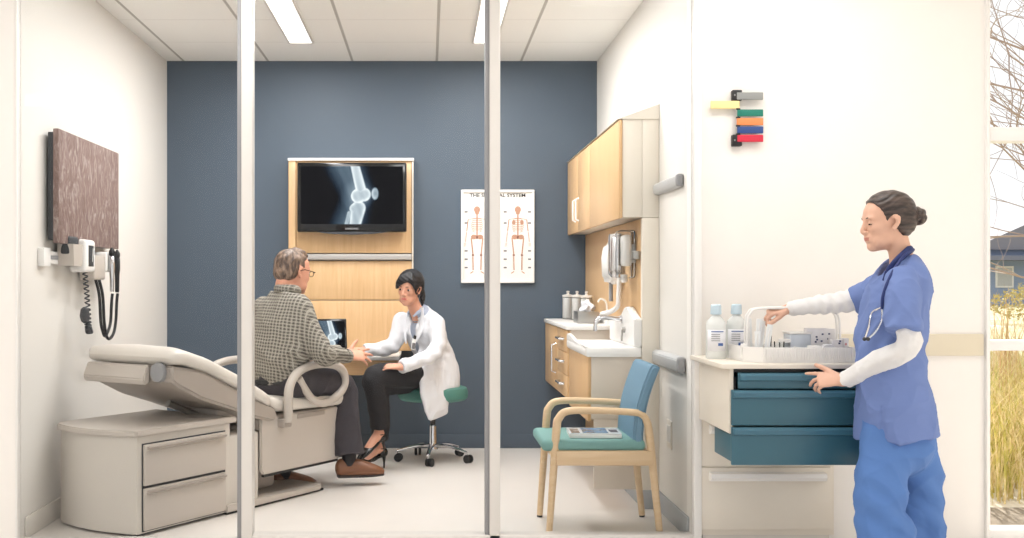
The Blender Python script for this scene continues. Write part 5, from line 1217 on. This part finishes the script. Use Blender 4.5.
t.put(m2.outputs[0], t.b.inputs['Base Color']); M['plaid'] = pm
ma = empty('person', 'person in grey plaid shirt and glasses, sitting on the examination chair seen from behind', 'person')
YM = 6.08
fm_ = Frame(P(292.5, 271.5, 6.12), 42, 8, 0, 1.07)
fwm = unit([.62, .78, 0]); lfm = np.array([-fwm[1], fwm[0], 0])
pel = np.array([-.835, 6.10, .665]); bel = np.array([-.835, 6.07, .80]); che = np.array([-.80, 6.07, .97]); nkb = np.array([-.79, 6.08, 1.125])
sR = P(299, 309, 6.0); sL = P(262, 312, 6.24); eR = P(323, 353, 5.98); wR = P(347, 356, 6.16); eL = P(300, 350, 6.42); wL = P(340, 352, 6.50)
hR = pel-lfm*.10+np.array([0, 0, -.015]); hL = pel+lfm*.10+np.array([0, 0, -.015])
kR = P(342, 388, 6.40); aR = P(349, 455, 6.32); kL = P(318, 390, 6.66); aL = P(284, 468, 6.36)
B = SDF((-1.12, 5.78, -.02), (-.18, 6.92, 1.44), .0056)
head(B, fm_, 1.12)
B.sweep([fm_.p(-.03, 0, -.03), fm_.p(-.04, 0, -.09), nkb, che+np.array([0, 0, .04])], [(.053, .056), (.051, .054), (.06, .055), (.12, .07)], up=fwm, k=.02)
B.sweep([che, bel, pel], [(.13, .09), (.13, .09), (.12, .09)], up=fwm, k=.02)
B.sweep([sR, eR, wR], [.035, .034, .027], k=.02); B.sweep([sL, eL, wL], [.035, .034, .027], k=.02)
B.sweep([hR, kR, aR], [.055, .045, .030], k=.01); B.sweep([hL, kL, aL], [.055, .045, .030], k=.01)
for an_, dr_ in ((aR, unit((.97, .22, 0))), (aL, unit((.78, .5, 0)))): B.sweep([an_, an_+np.array([0, 0, -.05]), an_+dr_*.05+np.array([0, 0, -.085]), an_+dr_*.14+np.array([0, 0, -.100])], [(.030, .030), (.026, .028), (.026, .018), (.024, .012)], up=(dr_[0]*.3, dr_[1]*.3, 1), k=.01)
hand(B, wR, (.90, .38, .02), (-.15, -.75, .65), -1, [(.0, .15, .1), (.12, .2, .15), (.3, .3, .2), (.5, .4, .2)], spread=.35, sc=1.05, thumb=(.45, .85, .2))
hand(B, wL, (.95, -.15, .0), (0, -.5, .85), 1, [(.1, .2, .2)]*4, spread=.2, sc=1.05, thumb=(.6, .7, .1))
sdf_obj('body', B, ['skin_m', 'lip_m'], ma, [(1, liprg(fm_))])
eyes(fm_, ma, .1); brows(fm_, ma, 'hair_m')
Hh = SDF(fm_.o-.2, fm_.o+.2, .0045)
Hh.ell(fm_.p(-.014, 0, .038), (.103, .081, .088), fm_.R, .01); Hh.ell(fm_.p(-.045, 0, -.012), (.068, .072, .060), fm_.R, .02)
Hh.cut(fm_.p(.112, 0, -.01), (.085, .11, .115), fm_.R, .006); Hh.cut(fm_.p(.045, 0, -.085), (.075, .12, .080), fm_.R, .008)
for s_ in (-1, 1): Hh.cut(fm_.p(.006, s_*.090, -.006), (.019, .03, .028), fm_.R, .004)
Hh.ell(fm_.p(.040, .01, .105), (.055, .05, .020), fm_.rot('Y', 22), .012)
sdf_obj('hair', Hh, 'hair_m', ma, smooth=1, disp=lambda V: .0016*np.sin(fm_.loc(V)[:, 1]*130+fm_.loc(V)[:, 2]*90+2*np.sin(fm_.loc(V)[:, 0]*60)))
gl_ = empty('eyeglasses', 'thin dark eyeglasses worn by the person in the plaid shirt', 'eyeglasses')
for s_ in (-1, 1):
    b = NB(); tube(b, [fm_.p(.100, s_*.033+.021*math.cos(a), .0+.014*math.sin(a)) for a in np.linspace(0, 6.283, 21)[:-1]], .0018, 6, closed=True); obj('lens_rim', b, 'eyed', gl_)
    b = NB(); tube(b, [fm_.p(.100, s_*.054, .006), fm_.p(.094, s_*.074, .008), fm_.p(.02, s_*.084, .012), fm_.p(-.012, s_*.084, .002)], .0022, 6); obj('temple', b, 'eyed', gl_)
b = NB(); tube(b, crv([fm_.p(.100, -.012, .003), fm_.p(.104, 0, .007), fm_.p(.100, .012, .003)], 3), .0016, 6); obj('bridge', b, 'eyed', gl_)
# shirt
S_ = SDF((-1.16, 5.76, .56), (-.40, 6.62, 1.22), .006)
S_.sweep([nkb+np.array([0, 0, .0]), che+np.array([0, 0, .085]), che, bel, pel+np.array([0, 0, .02]), pel+np.array([0, 0, -.045])], [(.080, .068), (.160, .090), (.192, .130), (.185, .145), (.180, .145), (.172, .14)], up=fwm, k=.01, flat=(1, 1), p=2.2)
S_.sweep([sR+np.array([-.02, .03, .01]), (sR+eR)/2, eR, (eR+wR)/2, wR], [(.068, .068), (.062, .062), (.060, .058), (.050, .048), (.040, .038)], up=(0, 0, 1), k=.035, flat=(0, 1))
S_.sweep([sL+np.array([.02, -.03, .01]), (sL+eL)/2, eL, wL], [(.080, .080), (.070, .070), (.060, .060), (.040, .038)], up=(0, 0, 1), k=.035, flat=(0, 1))
S_.cutsweep([fm_.p(-.035, 0, -.08), nkb+np.array([0, 0, -.02])], [.066, .064], up=fwm, k=.004)
sdf_obj('shirt', S_, 'plaid', ma, disp=lambda V: wrinkle(.007, .85, 21)(V)+.004*np.sin(V[:, 2]*60+V[:, 0]*30)*np.exp(-((V[:, 2]-.72)/.08)**2))
b = NB(); ring = []
for a in np.linspace(-150, 150, 18): 
    q = fwm*math.cos(math.radians(a+180))+lfm*math.sin(math.radians(a+180)); ring.append(nkb+q*.066+np.array([0, 0, .030])-fwm*0-np.array([0, 0, .022])*max(0, q.dot(fwm)))
tube(b, ring, [.008, .013, .015, .015, .015, .013, .008], 10, flat=1.7, up=(0, 0, 1)); obj('collar', b, 'plaid', ma, 60)
b = NB(); tube(b, [wR-unit(wR-eR)*.03, wR+unit(wR-eR)*.012], [.046, .040], 14); obj('cuff', b, 'plaid', ma, 60)
# trousers
Tr = SDF((-1.10, 5.86, .06), (-.28, 6.86, .80), .006)
Tr.sweep([pel+np.array([0, 0, .04]), pel+np.array([0, 0, -.03])], [(.17, .14), (.18, .14)], up=fwm, k=.02)
Tr.sweep([hR, (hR+kR)/2+np.array([0, 0, .012]), kR, kR+(aR-kR)*.4, aR+np.array([0, 0, .0])], [(.105, .098), (.096, .088), (.084, .080), (.084, .080), (.088, .080)], up=(0, -1, .3), k=.03, flat=(0, 1))
Tr.sweep([hL, (hL+kL)/2, kL, kL+(aL-kL)*.5, aL+np.array([0, 0, .02])], [(.105, .098), (.095, .088), (.082, .080), (.074, .072), (.072, .070)], up=(0, -1, .3), k=.03, flat=(0, 1))
sdf_obj('trousers', Tr, 'trouser', ma, disp=wrinkle(.005, 1.0, 31))
b = NB(); ring = [pel+np.array([0, 0, -.03])+lfm*.168*math.cos(a)+fwm*.136*math.sin(a) for a in np.linspace(0, 6.283, 41)[:-1]]
tube(b, ring, .014, 8, closed=True, flat=1.3, up=(0, 0, 1)); obj('belt', b, 'matblack', ma)
for an, dr in ((aR, (.97, .22, 0)), (aL, (.78, .5, 0))):
    d = unit(dr); Sh = SDF(an-.34, an+.34, .0055); z0 = np.array([0, 0, -.13])
    Sh.sweep([an+z0+np.array([0, 0, .055])-d*.045, an+d*.02+z0+np.array([0, 0, .055]), an+d*.10+z0+np.array([0, 0, .044]), an+d*.155+z0+np.array([0, 0, .034]), an+d*.190+z0+np.array([0, 0, .026])], [(.038, .056), (.043, .058), (.050, .044), (.046, .033), (.032, .022)], up=(0, 0, 1), k=.01)
    Sh.cut(an+np.array([0, 0, .01]), (.05, .05, .05), None, .004)
    s1 = sdf_obj('shoe', Sh, 'leather', ma)
    So = SDF(an-.34, an+.34, .0055); So.sweep([an+z0+np.array([0, 0, .010])-d*.06, an+z0+d*.02+np.array([0, 0, .010]), an+z0+d*.13+np.array([0, 0, .010]), an+z0+d*.20+np.array([0, 0, .012])], [(.040, .013), (.040, .013), (.051, .013), (.034, .011)], up=(0, 0, 1), k=.004)
    sdf_obj('sole', So, 'sole', s1)
    b = NB(); tube(b, [an+np.array([0, 0, -.06]), an+np.array([0, 0, .03])], .042, 14); obj('sock', b, 'blackcloth', ma)
